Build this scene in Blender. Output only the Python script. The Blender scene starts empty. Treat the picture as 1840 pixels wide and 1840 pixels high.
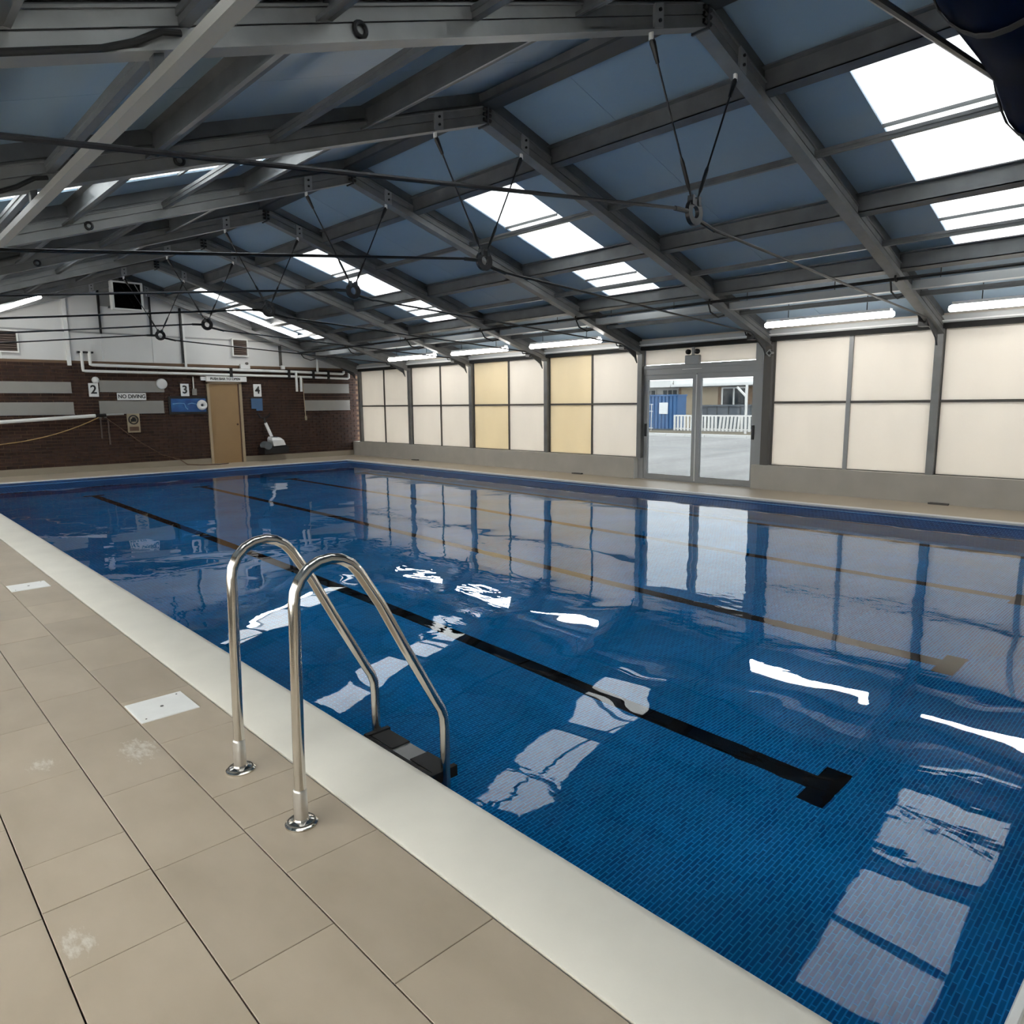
import bpy, math, random
from math import sin, cos, pi, radians, sqrt, tan, atan2
from mathutils import Vector, Matrix

random.seed(7)
scene = bpy.context.scene
col = scene.collection

# ------------------------------------------------------------------ camera
# axes: X across the pool (towards the window wall), Y along the pool, Z up,
# pool deck at z = 0, camera standing on the left-hand deck.
CAM_YAW, CAM_PITCH, CAM_ROLL = radians(43.27), radians(8.63), radians(0.5725)
CAM_H, CAM_F = 1.46, 1279.3 / 1840.0
cd = bpy.data.cameras.new('camera')
cd.sensor_fit = 'HORIZONTAL'
cd.sensor_width = 36.0
cd.lens = 36.0 * CAM_F
cd.clip_start = 0.05
cd.clip_end = 500
cam = bpy.data.objects.new('camera', cd)
col.objects.link(cam)
_f = Vector((sin(CAM_YAW) * cos(CAM_PITCH), cos(CAM_YAW) * cos(CAM_PITCH), -sin(CAM_PITCH)))
_r = Vector((cos(CAM_YAW), -sin(CAM_YAW), 0))
_d = _f.cross(_r)
_r2 = _r * cos(CAM_ROLL) + _d * sin(CAM_ROLL)
_d2 = -_r * sin(CAM_ROLL) + _d * cos(CAM_ROLL)
cam.matrix_world = Matrix(((_r2.x, -_d2.x, -_f.x, 0), (_r2.y, -_d2.y, -_f.y, 0),
                           (_r2.z, -_d2.z, -_f.z, CAM_H), (0, 0, 0, 1)))
scene.camera = cam

# ------------------------------------------------------------------ world, exposure
SKY = 7.5
w = bpy.data.worlds.new('overcast_sky')
scene.world = w
w.use_nodes = True
bg = w.node_tree.nodes['Background']
bg.inputs[0].default_value = (0.93, 0.97, 1.0, 1)
bg.inputs[1].default_value = SKY
scene.view_settings.view_transform = 'Standard'
scene.view_settings.look = 'None'
scene.view_settings.gamma = 1
scene.view_settings.use_curve_mapping = False
scene.view_settings.exposure = -0.25
scene.cycles.use_denoising = True
scene.cycles.max_bounces = 6
scene.cycles.diffuse_bounces = 3
scene.cycles.glossy_bounces = 4
scene.cycles.use_adaptive_sampling = True
scene.cycles.adaptive_threshold = 0.18
scene.cycles.adaptive_min_samples = 20
scene.cycles.transmission_bounces = 6
scene.cycles.transparent_max_bounces = 10
scene.cycles.sample_clamp_indirect = 12
scene.cycles.blur_glossy = 0.6

# ------------------------------------------------------------------ materials
M = {}


def mat(name, color, rough=0.6, metal=0.0, var=0.0, vscale=4.0, bump=0.0, bscale=30.0, spec=0.5, color2=None, stretch=None):
    m = bpy.data.materials.new(name)
    m.use_nodes = True
    nt = m.node_tree
    b = nt.nodes['Principled BSDF']
    b.inputs['Roughness'].default_value = rough
    b.inputs['Metallic'].default_value = metal
    b.inputs['Specular IOR Level'].default_value = spec
    c = (*color, 1)
    b.inputs['Base Color'].default_value = c
    if var or color2 or bump:
        g = nt.nodes.new('ShaderNodeNewGeometry')
        mp = nt.nodes.new('ShaderNodeMapping')
        nt.links.new(g.outputs['Position'], mp.inputs[0])
        if stretch:
            mp.inputs['Scale'].default_value = stretch
    if var or color2:
        n = nt.nodes.new('ShaderNodeTexNoise')
        n.inputs['Scale'].default_value = vscale
        n.inputs['Detail'].default_value = 5
        nt.links.new(mp.outputs[0], n.inputs['Vector'])
        r = nt.nodes.new('ShaderNodeValToRGB')
        r.color_ramp.elements[0].position = 0.3
        r.color_ramp.elements[1].position = 0.7
        c2 = color2 or tuple(max(0, x * (1 - var)) for x in color)
        r.color_ramp.elements[0].color = (*c2, 1)
        r.color_ramp.elements[1].color = c
        nt.links.new(n.outputs[0], r.inputs[0])
        nt.links.new(r.outputs[0], b.inputs['Base Color'])
    if bump:
        n2 = nt.nodes.new('ShaderNodeTexNoise')
        n2.inputs['Scale'].default_value = bscale
        n2.inputs['Detail'].default_value = 4
        nt.links.new(mp.outputs[0], n2.inputs['Vector'])
        bp = nt.nodes.new('ShaderNodeBump')
        bp.inputs['Strength'].default_value = bump
        bp.inputs['Distance'].default_value = 0.01
        nt.links.new(n2.outputs[0], bp.inputs['Height'])
        nt.links.new(bp.outputs[0], b.inputs['Normal'])
    M[name] = m
    return m


def emis(name, color, strength):
    m = bpy.data.materials.new(name)
    m.use_nodes = True
    nt = m.node_tree
    b = nt.nodes['Principled BSDF']
    b.inputs['Base Color'].default_value = (*color, 1)
    b.inputs['Emission Color'].default_value = (*color, 1)
    b.inputs['Emission Strength'].default_value = strength
    M[name] = m


def translucent(name, color, trans=0.75, var=0.0):
    """back-lit polycarbonate sheet: light from the sky outside passes through it"""
    m = bpy.data.materials.new(name)
    m.use_nodes = True
    nt = m.node_tree
    for n in list(nt.nodes):
        nt.nodes.remove(n)
    out = nt.nodes.new('ShaderNodeOutputMaterial')
    t = nt.nodes.new('ShaderNodeBsdfTranslucent')
    d = nt.nodes.new('ShaderNodeBsdfDiffuse')
    mx = nt.nodes.new('ShaderNodeMixShader')
    mx.inputs[0].default_value = trans
    nt.links.new(d.outputs[0], mx.inputs[1])
    nt.links.new(t.outputs[0], mx.inputs[2])
    for n in (t, d):
        n.inputs['Color'].default_value = (*color, 1)
    if var:
        g = nt.nodes.new('ShaderNodeNewGeometry')
        mp = nt.nodes.new('ShaderNodeMapping')
        mp.inputs['Scale'].default_value = (1, 1, 0.35)
        nz = nt.nodes.new('ShaderNodeTexNoise')
        nz.inputs['Scale'].default_value = 2.2
        nt.links.new(g.outputs['Position'], mp.inputs[0])
        nt.links.new(mp.outputs[0], nz.inputs['Vector'])
        r = nt.nodes.new('ShaderNodeValToRGB')
        r.color_ramp.elements[0].position = 0.3
        r.color_ramp.elements[1].position = 0.7
        r.color_ramp.elements[0].color = (*[c * (1 - var) for c in color], 1)
        r.color_ramp.elements[1].color = (*color, 1)
        nt.links.new(nz.outputs[0], r.inputs[0])
        nt.links.new(r.outputs[0], t.inputs['Color'])
        nt.links.new(r.outputs[0], d.inputs['Color'])
    gl = nt.nodes.new('ShaderNodeBsdfGlossy')
    gl.inputs['Roughness'].default_value = 0.25
    mx2 = nt.nodes.new('ShaderNodeMixShader')
    mx2.inputs[0].default_value = 0.03
    nt.links.new(mx.outputs[0], mx2.inputs[1])
    nt.links.new(gl.outputs[0], mx2.inputs[2])
    nt.links.new(mx2.outputs[0], out.inputs[0])
    M[name] = m


def glass(name):
    m = bpy.data.materials.new(name)
    m.use_nodes = True
    nt = m.node_tree
    for n in list(nt.nodes):
        nt.nodes.remove(n)
    out = nt.nodes.new('ShaderNodeOutputMaterial')
    t = nt.nodes.new('ShaderNodeBsdfTransparent')
    t.inputs[0].default_value = (0.50, 0.51, 0.51, 1)
    g = nt.nodes.new('ShaderNodeBsdfGlossy')
    g.inputs['Roughness'].default_value = 0.02
    f = nt.nodes.new('ShaderNodeFresnel')
    f.inputs[0].default_value = 1.2
    mx = nt.nodes.new('ShaderNodeMixShader')
    nt.links.new(f.outputs[0], mx.inputs[0])
    nt.links.new(t.outputs[0], mx.inputs[1])
    nt.links.new(g.outputs[0], mx.inputs[2])
    nt.links.new(mx.outputs[0], out.inputs[0])
    M[name] = m


def pool_tile(name, c1, c2, grout, axes, bw=0.1, rh=0.03, mortar=0.0025, rough=0.4, spec=0.04):
    """small blue mosaic: brick texture in metres on two world axes"""
    m = bpy.data.materials.new(name)
    m.use_nodes = True
    nt = m.node_tree
    b = nt.nodes['Principled BSDF']
    b.inputs['Roughness'].default_value = rough
    b.inputs['Specular IOR Level'].default_value = spec
    g = nt.nodes.new('ShaderNodeNewGeometry')
    s = nt.nodes.new('ShaderNodeSeparateXYZ')
    nt.links.new(g.outputs['Position'], s.inputs[0])
    cb = nt.nodes.new('ShaderNodeCombineXYZ')
    nt.links.new(s.outputs[axes[0]], cb.inputs[0])
    nt.links.new(s.outputs[axes[1]], cb.inputs[1])
    t = nt.nodes.new('ShaderNodeTexBrick')
    t.inputs['Scale'].default_value = 1.0
    t.inputs['Brick Width'].default_value = bw
    t.inputs['Row Height'].default_value = rh
    t.inputs['Mortar Size'].default_value = mortar
    t.inputs['Color1'].default_value = (*c1, 1)
    t.inputs['Color2'].default_value = (*c2, 1)
    t.inputs['Mortar'].default_value = (*grout, 1)
    nt.links.new(cb.outputs[0], t.inputs['Vector'])
    n = nt.nodes.new('ShaderNodeTexNoise')
    n.inputs['Scale'].default_value = 1.3
    n.inputs['Detail'].default_value = 6
    nt.links.new(g.outputs['Position'], n.inputs['Vector'])
    mr = nt.nodes.new('ShaderNodeMapRange')
    mr.inputs['To Min'].default_value = 0.6
    mr.inputs['To Max'].default_value = 1.4
    nt.links.new(n.outputs[0], mr.inputs[0])
    mx = nt.nodes.new('ShaderNodeMix')
    mx.data_type = 'RGBA'
    mx.blend_type = 'MULTIPLY'
    mx.inputs[0].default_value = 1
    nt.links.new(t.outputs[0], mx.inputs[6])
    nt.links.new(mr.outputs[0], mx.inputs[7])
    nt.links.new(mx.outputs[2], b.inputs['Base Color'])
    M[name] = m


mat('deck_tile', (0.50, 0.415, 0.315), 0.42, var=0.13, vscale=5.0, bump=0.06, bscale=9, color2=(0.425, 0.35, 0.26), stretch=(1.0, 0.5, 1))


def add_pale_patches(m, spots):  # mixes a paler tone into the base colour around the given spots
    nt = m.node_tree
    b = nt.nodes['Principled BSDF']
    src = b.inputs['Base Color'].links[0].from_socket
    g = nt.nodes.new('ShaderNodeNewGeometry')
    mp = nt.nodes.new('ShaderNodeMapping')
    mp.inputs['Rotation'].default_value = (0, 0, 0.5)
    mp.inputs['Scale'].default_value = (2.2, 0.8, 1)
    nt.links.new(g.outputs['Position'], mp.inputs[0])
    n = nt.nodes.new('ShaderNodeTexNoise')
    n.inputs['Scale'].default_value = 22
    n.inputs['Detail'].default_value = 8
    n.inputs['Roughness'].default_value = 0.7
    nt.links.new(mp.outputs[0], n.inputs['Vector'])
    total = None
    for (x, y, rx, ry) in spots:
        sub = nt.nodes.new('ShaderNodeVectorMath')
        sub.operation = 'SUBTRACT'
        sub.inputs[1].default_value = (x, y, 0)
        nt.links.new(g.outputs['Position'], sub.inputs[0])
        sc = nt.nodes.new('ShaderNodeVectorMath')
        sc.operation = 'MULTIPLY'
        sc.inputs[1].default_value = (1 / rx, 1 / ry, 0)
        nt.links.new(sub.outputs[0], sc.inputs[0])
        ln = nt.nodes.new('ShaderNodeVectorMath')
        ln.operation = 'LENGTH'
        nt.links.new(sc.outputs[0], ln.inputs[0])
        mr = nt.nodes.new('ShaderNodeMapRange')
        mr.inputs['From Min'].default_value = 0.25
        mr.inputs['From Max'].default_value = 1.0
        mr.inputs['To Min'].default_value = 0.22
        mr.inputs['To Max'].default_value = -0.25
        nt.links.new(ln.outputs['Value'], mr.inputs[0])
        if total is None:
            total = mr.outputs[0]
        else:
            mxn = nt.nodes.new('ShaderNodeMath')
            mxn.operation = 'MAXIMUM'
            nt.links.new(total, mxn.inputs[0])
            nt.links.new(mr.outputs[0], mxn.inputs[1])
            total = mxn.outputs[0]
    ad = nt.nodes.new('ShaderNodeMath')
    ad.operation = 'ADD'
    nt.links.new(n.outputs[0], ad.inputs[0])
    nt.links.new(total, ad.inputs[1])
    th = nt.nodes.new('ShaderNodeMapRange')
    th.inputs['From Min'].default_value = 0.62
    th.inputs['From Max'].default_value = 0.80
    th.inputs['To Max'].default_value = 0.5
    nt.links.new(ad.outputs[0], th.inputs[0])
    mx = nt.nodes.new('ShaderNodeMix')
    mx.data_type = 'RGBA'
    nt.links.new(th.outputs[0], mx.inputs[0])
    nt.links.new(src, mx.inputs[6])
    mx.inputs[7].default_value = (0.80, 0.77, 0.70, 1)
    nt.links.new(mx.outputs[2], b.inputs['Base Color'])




def tile_variation(m):
    nt = m.node_tree
    b = nt.nodes['Principled BSDF']
    src = b.inputs['Base Color'].links[0].from_socket
    oi = nt.nodes.new('ShaderNodeObjectInfo')
    mr = nt.nodes.new('ShaderNodeMapRange')
    mr.inputs['To Min'].default_value = 0.93
    mr.inputs['To Max'].default_value = 1.05
    nt.links.new(oi.outputs['Random'], mr.inputs[0])
    mx = nt.nodes.new('ShaderNodeMix')
    mx.data_type = 'RGBA'
    mx.blend_type = 'MULTIPLY'
    mx.inputs[0].default_value = 1
    nt.links.new(src, mx.inputs[6])
    nt.links.new(mr.outputs[0], mx.inputs[7])
    nt.links.new(mx.outputs[2], b.inputs['Base Color'])


tile_variation(M['deck_tile'])
add_pale_patches(M['deck_tile'], [(0.80, 3.22, 0.16, 0.28), (0.47, 3.35, 0.12, 0.14), (0.33, 2.12, 0.10, 0.16)])
mat('deck_grout', (0.035, 0.028, 0.024), 0.9)
mat('deck_slab', (0.50, 0.42, 0.32), 0.45, var=0.12, vscale=1.5)
mat('coping', (0.83, 0.79, 0.70), 0.45, var=0.09, vscale=3.0, bump=0.05, bscale=12)
mat('rim_white', (0.75, 0.75, 0.74), 0.3)
mat('sill_render', (0.47, 0.44, 0.39), 0.7, var=0.1, vscale=3)
mat('plinth', (0.30, 0.26, 0.20), 0.6, var=0.1, vscale=3)
mat('brick_red', (0.052, 0.019, 0.010), 0.8, color2=(0.016, 0.006, 0.004), vscale=7)
mat('mortar', (0.15, 0.092, 0.055), 0.9)
mat('gable_panel', (0.70, 0.70, 0.69), 0.5, var=0.06, vscale=1.5)
mat('frame_metal', (0.21, 0.212, 0.21), 0.42, metal=0.25, var=0.22, vscale=5, stretch=(1, 1, 1))
mat('frame_metal_dark', (0.055, 0.06, 0.065), 0.5, metal=0.2)
mat('purlin_metal', (0.15, 0.155, 0.16), 0.4, metal=0.4, var=0.3, vscale=4)
mat('roof_sheet', (0.25, 0.345, 0.44), 0.42, var=0.12, vscale=0.9)
mat('black', (0.006, 0.006, 0.007), 0.45)
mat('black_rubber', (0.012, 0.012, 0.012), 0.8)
mat('cable_steel', (0.025, 0.025, 0.028), 0.35, metal=0.5)
mat('bar_grey', (0.20, 0.195, 0.185), 0.45)
mat('steel', (0.62, 0.59, 0.54), 0.13, metal=1.0)
mat('steel_brushed', (0.62, 0.60, 0.57), 0.3, metal=1.0)
mat('white_paint', (0.78, 0.78, 0.76), 0.4)
mat('white_plastic', (0.8, 0.8, 0.79), 0.35)
mat('lid_white', (0.93, 0.93, 0.91), 0.4, var=0.06, vscale=9)
mat('grey_board', (0.30, 0.29, 0.27), 0.6, var=0.08, vscale=3)
mat('alu_frame', (0.30, 0.305, 0.305), 0.45, metal=0.2)
mat('alu_dark', (0.085, 0.078, 0.07), 0.5)
mat('tan_door', (0.34, 0.215, 0.10), 0.5, var=0.08, vscale=3)
mat('tan_frame', (0.42, 0.33, 0.22), 0.5)
mat('tray_grey', (0.40, 0.41, 0.41), 0.4, metal=0.1)
mat('eave_cream', (0.45, 0.40, 0.34), 0.6)
mat('yellow_hose', (0.42, 0.27, 0.10), 0.5)
mat('brown_hose', (0.11, 0.055, 0.03), 0.5)
mat('navy', (0.0012, 0.006, 0.022), 0.7, spec=0.02, var=0.4, vscale=5)
mat('navy_light', (0.03, 0.05, 0.08), 0.4)
mat('blue_poster', (0.02, 0.12, 0.36), 0.35, color2=(0.008, 0.05, 0.20), vscale=5)
mat('light_blue', (0.14, 0.34, 0.62), 0.4)
mat('blue_cloth', (0.06, 0.13, 0.26), 0.8)
mat('lane_black', (0.001, 0.0015, 0.004), 0.6, spec=0.03)
mat('fan_mesh', (0.002, 0.002, 0.002), 0.8, spec=0.05)
mat('louvre', (0.13, 0.10, 0.085), 0.5)
mat('print_black', (0.012, 0.012, 0.012), 0.5)
mat('asphalt', (0.37, 0.365, 0.36), 0.7, var=0.35, vscale=0.6, stretch=(0.25, 2.0, 1))
mat('kerb', (0.72, 0.72, 0.70), 0.6)
mat('ext_brick', (0.25, 0.16, 0.09), 0.8, color2=(0.15, 0.08, 0.045), vscale=3)
mat('ext_cream', (0.42, 0.34, 0.23), 0.8, var=0.1)
mat('ext_white', (0.82, 0.82, 0.80), 0.5)
mat('ext_dark', (0.03, 0.035, 0.035), 0.2)
mat('ext_grey', (0.11, 0.13, 0.15), 0.6)
mat('container_blue', (0.06, 0.17, 0.38), 0.5, var=0.2, vscale=2)
mat('notice_white', (0.85, 0.88, 0.9), 0.5)
mat('planter', (0.20, 0.17, 0.12), 0.9, var=0.3)
emis('tube_light', (1.0, 0.97, 0.92), 22.0)
translucent('skylight_sheet', (0.93, 0.94, 0.93), 0.80, var=0.06)
translucent('window_sheet', (0.90, 0.85, 0.775), 0.325, var=0.04)
translucent('window_sheet_clear', (0.95, 0.93, 0.89), 0.85)
translucent('window_sheet_yellow', (0.90, 0.80, 0.60), 0.325, var=0.05)
glass('door_glass')
pool_tile('pool_floor_tile', (0.0, 0.125, 0.44), (0.0, 0.21, 0.60), (0.02, 0.42, 0.88), (0, 1), 0.07, 0.0195, 0.0027)
pool_tile('pool_wall_tile_y', (0.0, 0.11, 0.38), (0.0, 0.145, 0.46), (0.03, 0.30, 0.60), (0, 2), 0.10, 0.03, 0.002)
pool_tile('pool_wall_tile_x', (0.0, 0.11, 0.38), (0.0, 0.145, 0.46), (0.03, 0.30, 0.60), (1, 2), 0.10, 0.03, 0.002)
pool_tile('rim_tile', (0.003, 0.022, 0.095), (0.005, 0.04, 0.15), (0.04, 0.11, 0.24), (1, 0), 0.05, 0.05, 0.003)


def water_material():
    m = bpy.data.materials.new('pool_water')
    m.use_nodes = True
    nt = m.node_tree
    b = nt.nodes['Principled BSDF']
    b.inputs['Base Color'].default_value = (0.93, 0.98, 1, 1)
    b.inputs['Roughness'].default_value = 0.0
    b.inputs['IOR'].default_value = 1.333
    b.inputs['Transmission Weight'].default_value = 1.0
    g = nt.nodes.new('ShaderNodeNewGeometry')

    def noise(scale, detail, rot, stretch, dist=0.0):
        mp = nt.nodes.new('ShaderNodeMapping')
        mp.inputs['Rotation'].default_value = (0, 0, rot)
        mp.inputs['Scale'].default_value = stretch
        nt.links.new(g.outputs['Position'], mp.inputs[0])
        n = nt.nodes.new('ShaderNodeTexNoise')
        n.inputs['Scale'].default_value = scale
        n.inputs['Detail'].default_value = detail
        n.inputs['Roughness'].default_value = 0.45
        n.inputs['Distortion'].default_value = dist
        nt.links.new(mp.outputs[0], n.inputs['Vector'])
        return n.outputs[0]
    a = noise(1.1, 1.5, 0.6, (1, 1, 1), 0.3)
    c = noise(8.0, 2.5, -0.75, (1.0, 0.45, 1), 0.4)
    # ripples come in patches, calm water between them
    patch = noise(0.45, 1.0, 0.2, (1, 1, 1))
    mr = nt.nodes.new('ShaderNodeMapRange')
    mr.inputs['From Min'].default_value = 0.42
    mr.inputs['From Max'].default_value = 0.68
    nt.links.new(patch, mr.inputs[0])
    mul = nt.nodes.new('ShaderNodeMath')
    mul.operation = 'MULTIPLY'
    nt.links.new(mr.outputs[0], mul.inputs[0])
    nt.links.new(c, mul.inputs[1])
    m2 = nt.nodes.new('ShaderNodeMath')
    m2.operation = 'MULTIPLY_ADD'
    nt.links.new(mul.outputs[0], m2.inputs[0])
    m2.inputs[1].default_value = 0.20
    nt.links.new(a, m2.inputs[2])
    bp = nt.nodes.new('ShaderNodeBump')
    bp.inputs['Strength'].default_value = 1.0
    bp.inputs['Distance'].default_value = 0.010
    nt.links.new(m2.outputs[0], bp.inputs['Height'])
    nt.links.new(bp.outputs[0], b.inputs['Normal'])
    M['water'] = m


water_material()

# ------------------------------------------------------------------ mesh helpers


class MB:
    def __init__(self):
        self.v = []
        self.f = []
        self.smooth = False

    def add(self, verts, faces):
        o = len(self.v)
        self.v += [Vector(p) for p in verts]
        self.f += [tuple(i + o for i in f) for f in faces]
        return self

    def box(self, x0, x1, y0, y1, z0, z1):
        x0, x1 = sorted((x0, x1))
        y0, y1 = sorted((y0, y1))
        z0, z1 = sorted((z0, z1))
        return self.add([(x0, y0, z0), (x1, y0, z0), (x1, y1, z0), (x0, y1, z0), (x0, y0, z1), (x1, y0, z1), (x1, y1, z1), (x0, y1, z1)],
                        [(0, 3, 2, 1), (4, 5, 6, 7), (0, 1, 5, 4), (1, 2, 6, 5), (2, 3, 7, 6), (3, 0, 4, 7)])

    def bbox(self, x0, x1, y0, y1, z0, z1, b):
        """box with chamfered top edges"""
        return self.add([(x0, y0, z0), (x1, y0, z0), (x1, y1, z0), (x0, y1, z0),
                         (x0, y0, z1 - b), (x1, y0, z1 - b), (x1, y1, z1 - b), (x0, y1, z1 - b),
                         (x0 + b, y0 + b, z1), (x1 - b, y0 + b, z1), (x1 - b, y1 - b, z1), (x0 + b, y1 - b, z1)],
                        [(0, 3, 2, 1), (0, 1, 5, 4), (1, 2, 6, 5), (2, 3, 7, 6), (3, 0, 4, 7),
                         (4, 5, 9, 8), (5, 6, 10, 9), (6, 7, 11, 10), (7, 4, 8, 11), (8, 9, 10, 11)])

    def prism(self, poly, axis, a, b):
        """extrude a 2D polygon along an axis (0,1,2)"""
        n = len(poly)

        def P(p, t):
            q = list(p)
            q.insert(axis, t)
            return q
        vs = [P(p, a) for p in poly] + [P(p, b) for p in poly]
        fs = [tuple(range(n - 1, -1, -1)), tuple(range(n, 2 * n))] + [(i, (i + 1) % n, n + (i + 1) % n, n + i) for i in range(n)]
        return self.add(vs, fs)

    def loft(self, rings, cap=True, closed=True):
        n = len(rings[0])
        o = len(self.v)
        for r in rings:
            self.v += [Vector(p) for p in r]
        for k in range(len(rings) - 1):
            for i in range(n if closed else n - 1):
                j = (i + 1) % n
                self.f.append((o + k * n + i, o + k * n + j, o + (k + 1) * n + j, o + (k + 1) * n + i))
        if cap:
            self.f.append(tuple(o + i for i in range(n - 1, -1, -1)))
            self.f.append(tuple(o + (len(rings) - 1) * n + i for i in range(n)))
        return self

    def tube(self, pts, r, n=10, cap=True):
        pts = [Vector(p) for p in pts]
        rs = r if isinstance(r, (list, tuple)) else [r] * len(pts)
        rings = []
        up = None
        for i, p in enumerate(pts):
            a = pts[max(0, i - 1)]
            b = pts[min(len(pts) - 1, i + 1)]
            t = (b - a).normalized()
            if up is None:
                up = Vector((0, 0, 1)) if abs(t.z) < 0.9 else Vector((0, 1, 0))
            s = t.cross(up).normalized()
            u = s.cross(t).normalized()
            up = u
            rings.append([p + (s * cos(2 * pi * k / n) + u * sin(2 * pi * k / n)) * rs[i] for k in range(n)])
        return self.loft(rings, cap)

    def beam(self, p0, p1, w, h, up=(0, 0, 1)):
        p0, p1 = Vector(p0), Vector(p1)
        t = (p1 - p0).normalized()
        s = t.cross(Vector(up)).normalized()
        u = s.cross(t).normalized()
        rings = [[p + s * (a * w / 2) + u * (b * h / 2) for a, b in ((-1, -1), (1, -1), (1, 1), (-1, 1))] for p in (p0, p1)]
        return self.loft(rings)

    def lathe(self, c, prof, n=20, axis=2):
        rings = []
        for r, t in prof:
            ring = []
            for k in range(n):
                a = 2 * pi * k / n
                p = [c[0], c[1], c[2]]
                i, j = [q for q in (0, 1, 2) if q != axis]
                p[i] += r * cos(a)
                p[j] += r * sin(a)
                p[axis] += t
                ring.append(p)
            rings.append(ring)
        return self.loft(rings)

    def torus(self, c, R, r, axis=1, n=24, m=10):
        rings = []
        i, j = [q for q in (0, 1, 2) if q != axis]
        o = len(self.v)
        for k in range(n):
            a = 2 * pi * k / n
            for l in range(m):
                b = 2 * pi * l / m
                p = [c[0], c[1], c[2]]
                p[i] += (R + r * cos(b)) * cos(a)
                p[j] += (R + r * cos(b)) * sin(a)
                p[axis] += r * sin(b)
                self.v.append(Vector(p))
        for k in range(n):
            for l in range(m):
                self.f.append((o + k * m + l, o + ((k + 1) % n) * m + l, o + ((k + 1) % n) * m + (l + 1) % m, o + k * m + (l + 1) % m))
        return self

    def ring(self, c, R0, R1, t, axis=1, n=28):
        """flat washer: outer R1, inner R0, thickness t"""
        i, j = [q for q in (0, 1, 2) if q != axis]
        o = len(self.v)
        for k in range(n):
            a = 2 * pi * k / n
            for R, d in ((R0, -t / 2), (R1, -t / 2), (R1, t / 2), (R0, t / 2)):
                p = [c[0], c[1], c[2]]
                p[i] += R * cos(a)
                p[j] += R * sin(a)
                p[axis] += d
                self.v.append(Vector(p))
        for k in range(n):
            for l in range(4):
                self.f.append((o + k * 4 + l, o + ((k + 1) % n) * 4 + l, o + ((k + 1) % n) * 4 + (l + 1) % 4, o + k * 4 + (l + 1) % 4))
        return self

    def mesh(self, name, material, smooth=False, center=None):
        me = bpy.data.meshes.new(name)
        c = center or Vector((0, 0, 0))
        me.from_pydata([p - c for p in self.v], [], self.f)
        me.update()
        import bmesh
        bm = bmesh.new()
        bm.from_mesh(me)
        bmesh.ops.recalc_face_normals(bm, faces=bm.faces)
        bm.to_mesh(me)
        bm.free()
        if material:
            me.materials.append(M[material])
        if smooth:
            me.polygons.foreach_set('use_smooth', [True] * len(me.polygons))
            try:
                me.set_sharp_from_angle(angle=radians(40))
            except Exception:
                pass
        return me

    def build(self, name, material, parent=None, smooth=False, label=None):
        xs = [p.x for p in self.v]
        ys = [p.y for p in self.v]
        zs = [p.z for p in self.v]
        c = Vector(((min(xs) + max(xs)) / 2, (min(ys) + max(ys)) / 2, (min(zs) + max(zs)) / 2))
        o = bpy.data.objects.new(name, self.mesh(name, material, smooth, c))
        col.objects.link(o)
        put(o, c, parent)
        if label:
            o['label'] = label
        return o


def wloc(o):
    p = Vector(o.location)
    while o.parent:
        o = o.parent
        p = p + Vector(o.location)
    return p


def put(o, c, parent):
    o.location = Vector(c) - (wloc(parent) if parent else Vector((0, 0, 0)))
    o.parent = parent


def tag(o, label=None, cat=None, group=None, kind=None):
    if label:
        o['label'] = label
    if cat:
        o['category'] = cat
    if group:
        o['group'] = group
    if kind:
        o['kind'] = kind
    return o


def thing(name, loc, label=None, cat=None, group=None, kind=None):
    o = bpy.data.objects.new(name, None)
    o.empty_display_size = 0.1
    col.objects.link(o)
    o.location = loc
    return tag(o, label, cat, group, kind)


def lettering(text, size, center, parent, material='print_black', name='lettering', thick=0.004, squash=1.0):
    """raised letters on a surface that faces -Y"""
    cu = bpy.data.curves.new('lettering', 'FONT')
    cu.body = text
    cu.size = size
    cu.align_x = 'CENTER'
    cu.align_y = 'CENTER'
    cu.extrude = thick / 2
    cu.offset = size * 0.022
    t = bpy.data.objects.new('lettering_tmp', cu)
    me = bpy.data.meshes.new_from_object(t)
    bpy.data.objects.remove(t)
    me.transform(Matrix.Rotation(pi / 2, 4, 'X') @ Matrix.Diagonal((squash, 1, 1, 1)))
    me.materials.clear()
    me.materials.append(M[material])
    o = bpy.data.objects.new(name, me)
    col.objects.link(o)
    put(o, center, parent)
    return o


ORD = ['nearest', 'second', 'third', 'fourth', 'fifth', 'sixth', 'seventh', 'eighth', 'ninth', 'tenth']

# ------------------------------------------------------------------ key dimensions (metres)
XL, XR = -1.0, 11.2            # left wall, window wall
YB, YF = -1.85, 18.8           # wall behind the camera, brick end wall
RX, RZ = 5.1, 4.25             # ridge (rafter underside)
SL, SR = 0.344, 0.308          # roof slopes left / right
FR = [0.945, 3.28, 5.78, 8.36, 10.85, 13.38, 15.93, 18.42]
PX0, PX1, PY0, PY1 = 1.57, 10.10, 0.285, 17.25   # pool opening in the deck
ZW = -0.10                     # water level
ZF = -0.90                     # pool floor


def zu(x):
    return RZ - (SR * (x - RX) if x > RX else SL * (RX - x))


# ------------------------------------------------------------------ deck
floor = thing('floor', (0, 0, 0), 'beige tiled pool deck around the blue pool', None, None, 'structure')
m = MB().box(XL, 1.22, YB, YF, -0.25, -0.012)
m.build('slab', 'deck_grout', floor)
MB().box(10.14, 11.6, YB, YF, -0.25, 0).build('slab', 'deck_slab', floor)
MB().box(1.22, 10.14, PY1 + 0.04, YF, -0.25, 0).build('slab', 'deck_slab', floor)
MB().box(1.22, 10.14, YB, 0.02, -0.25, 0).build('slab', 'deck_slab', floor)
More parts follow.
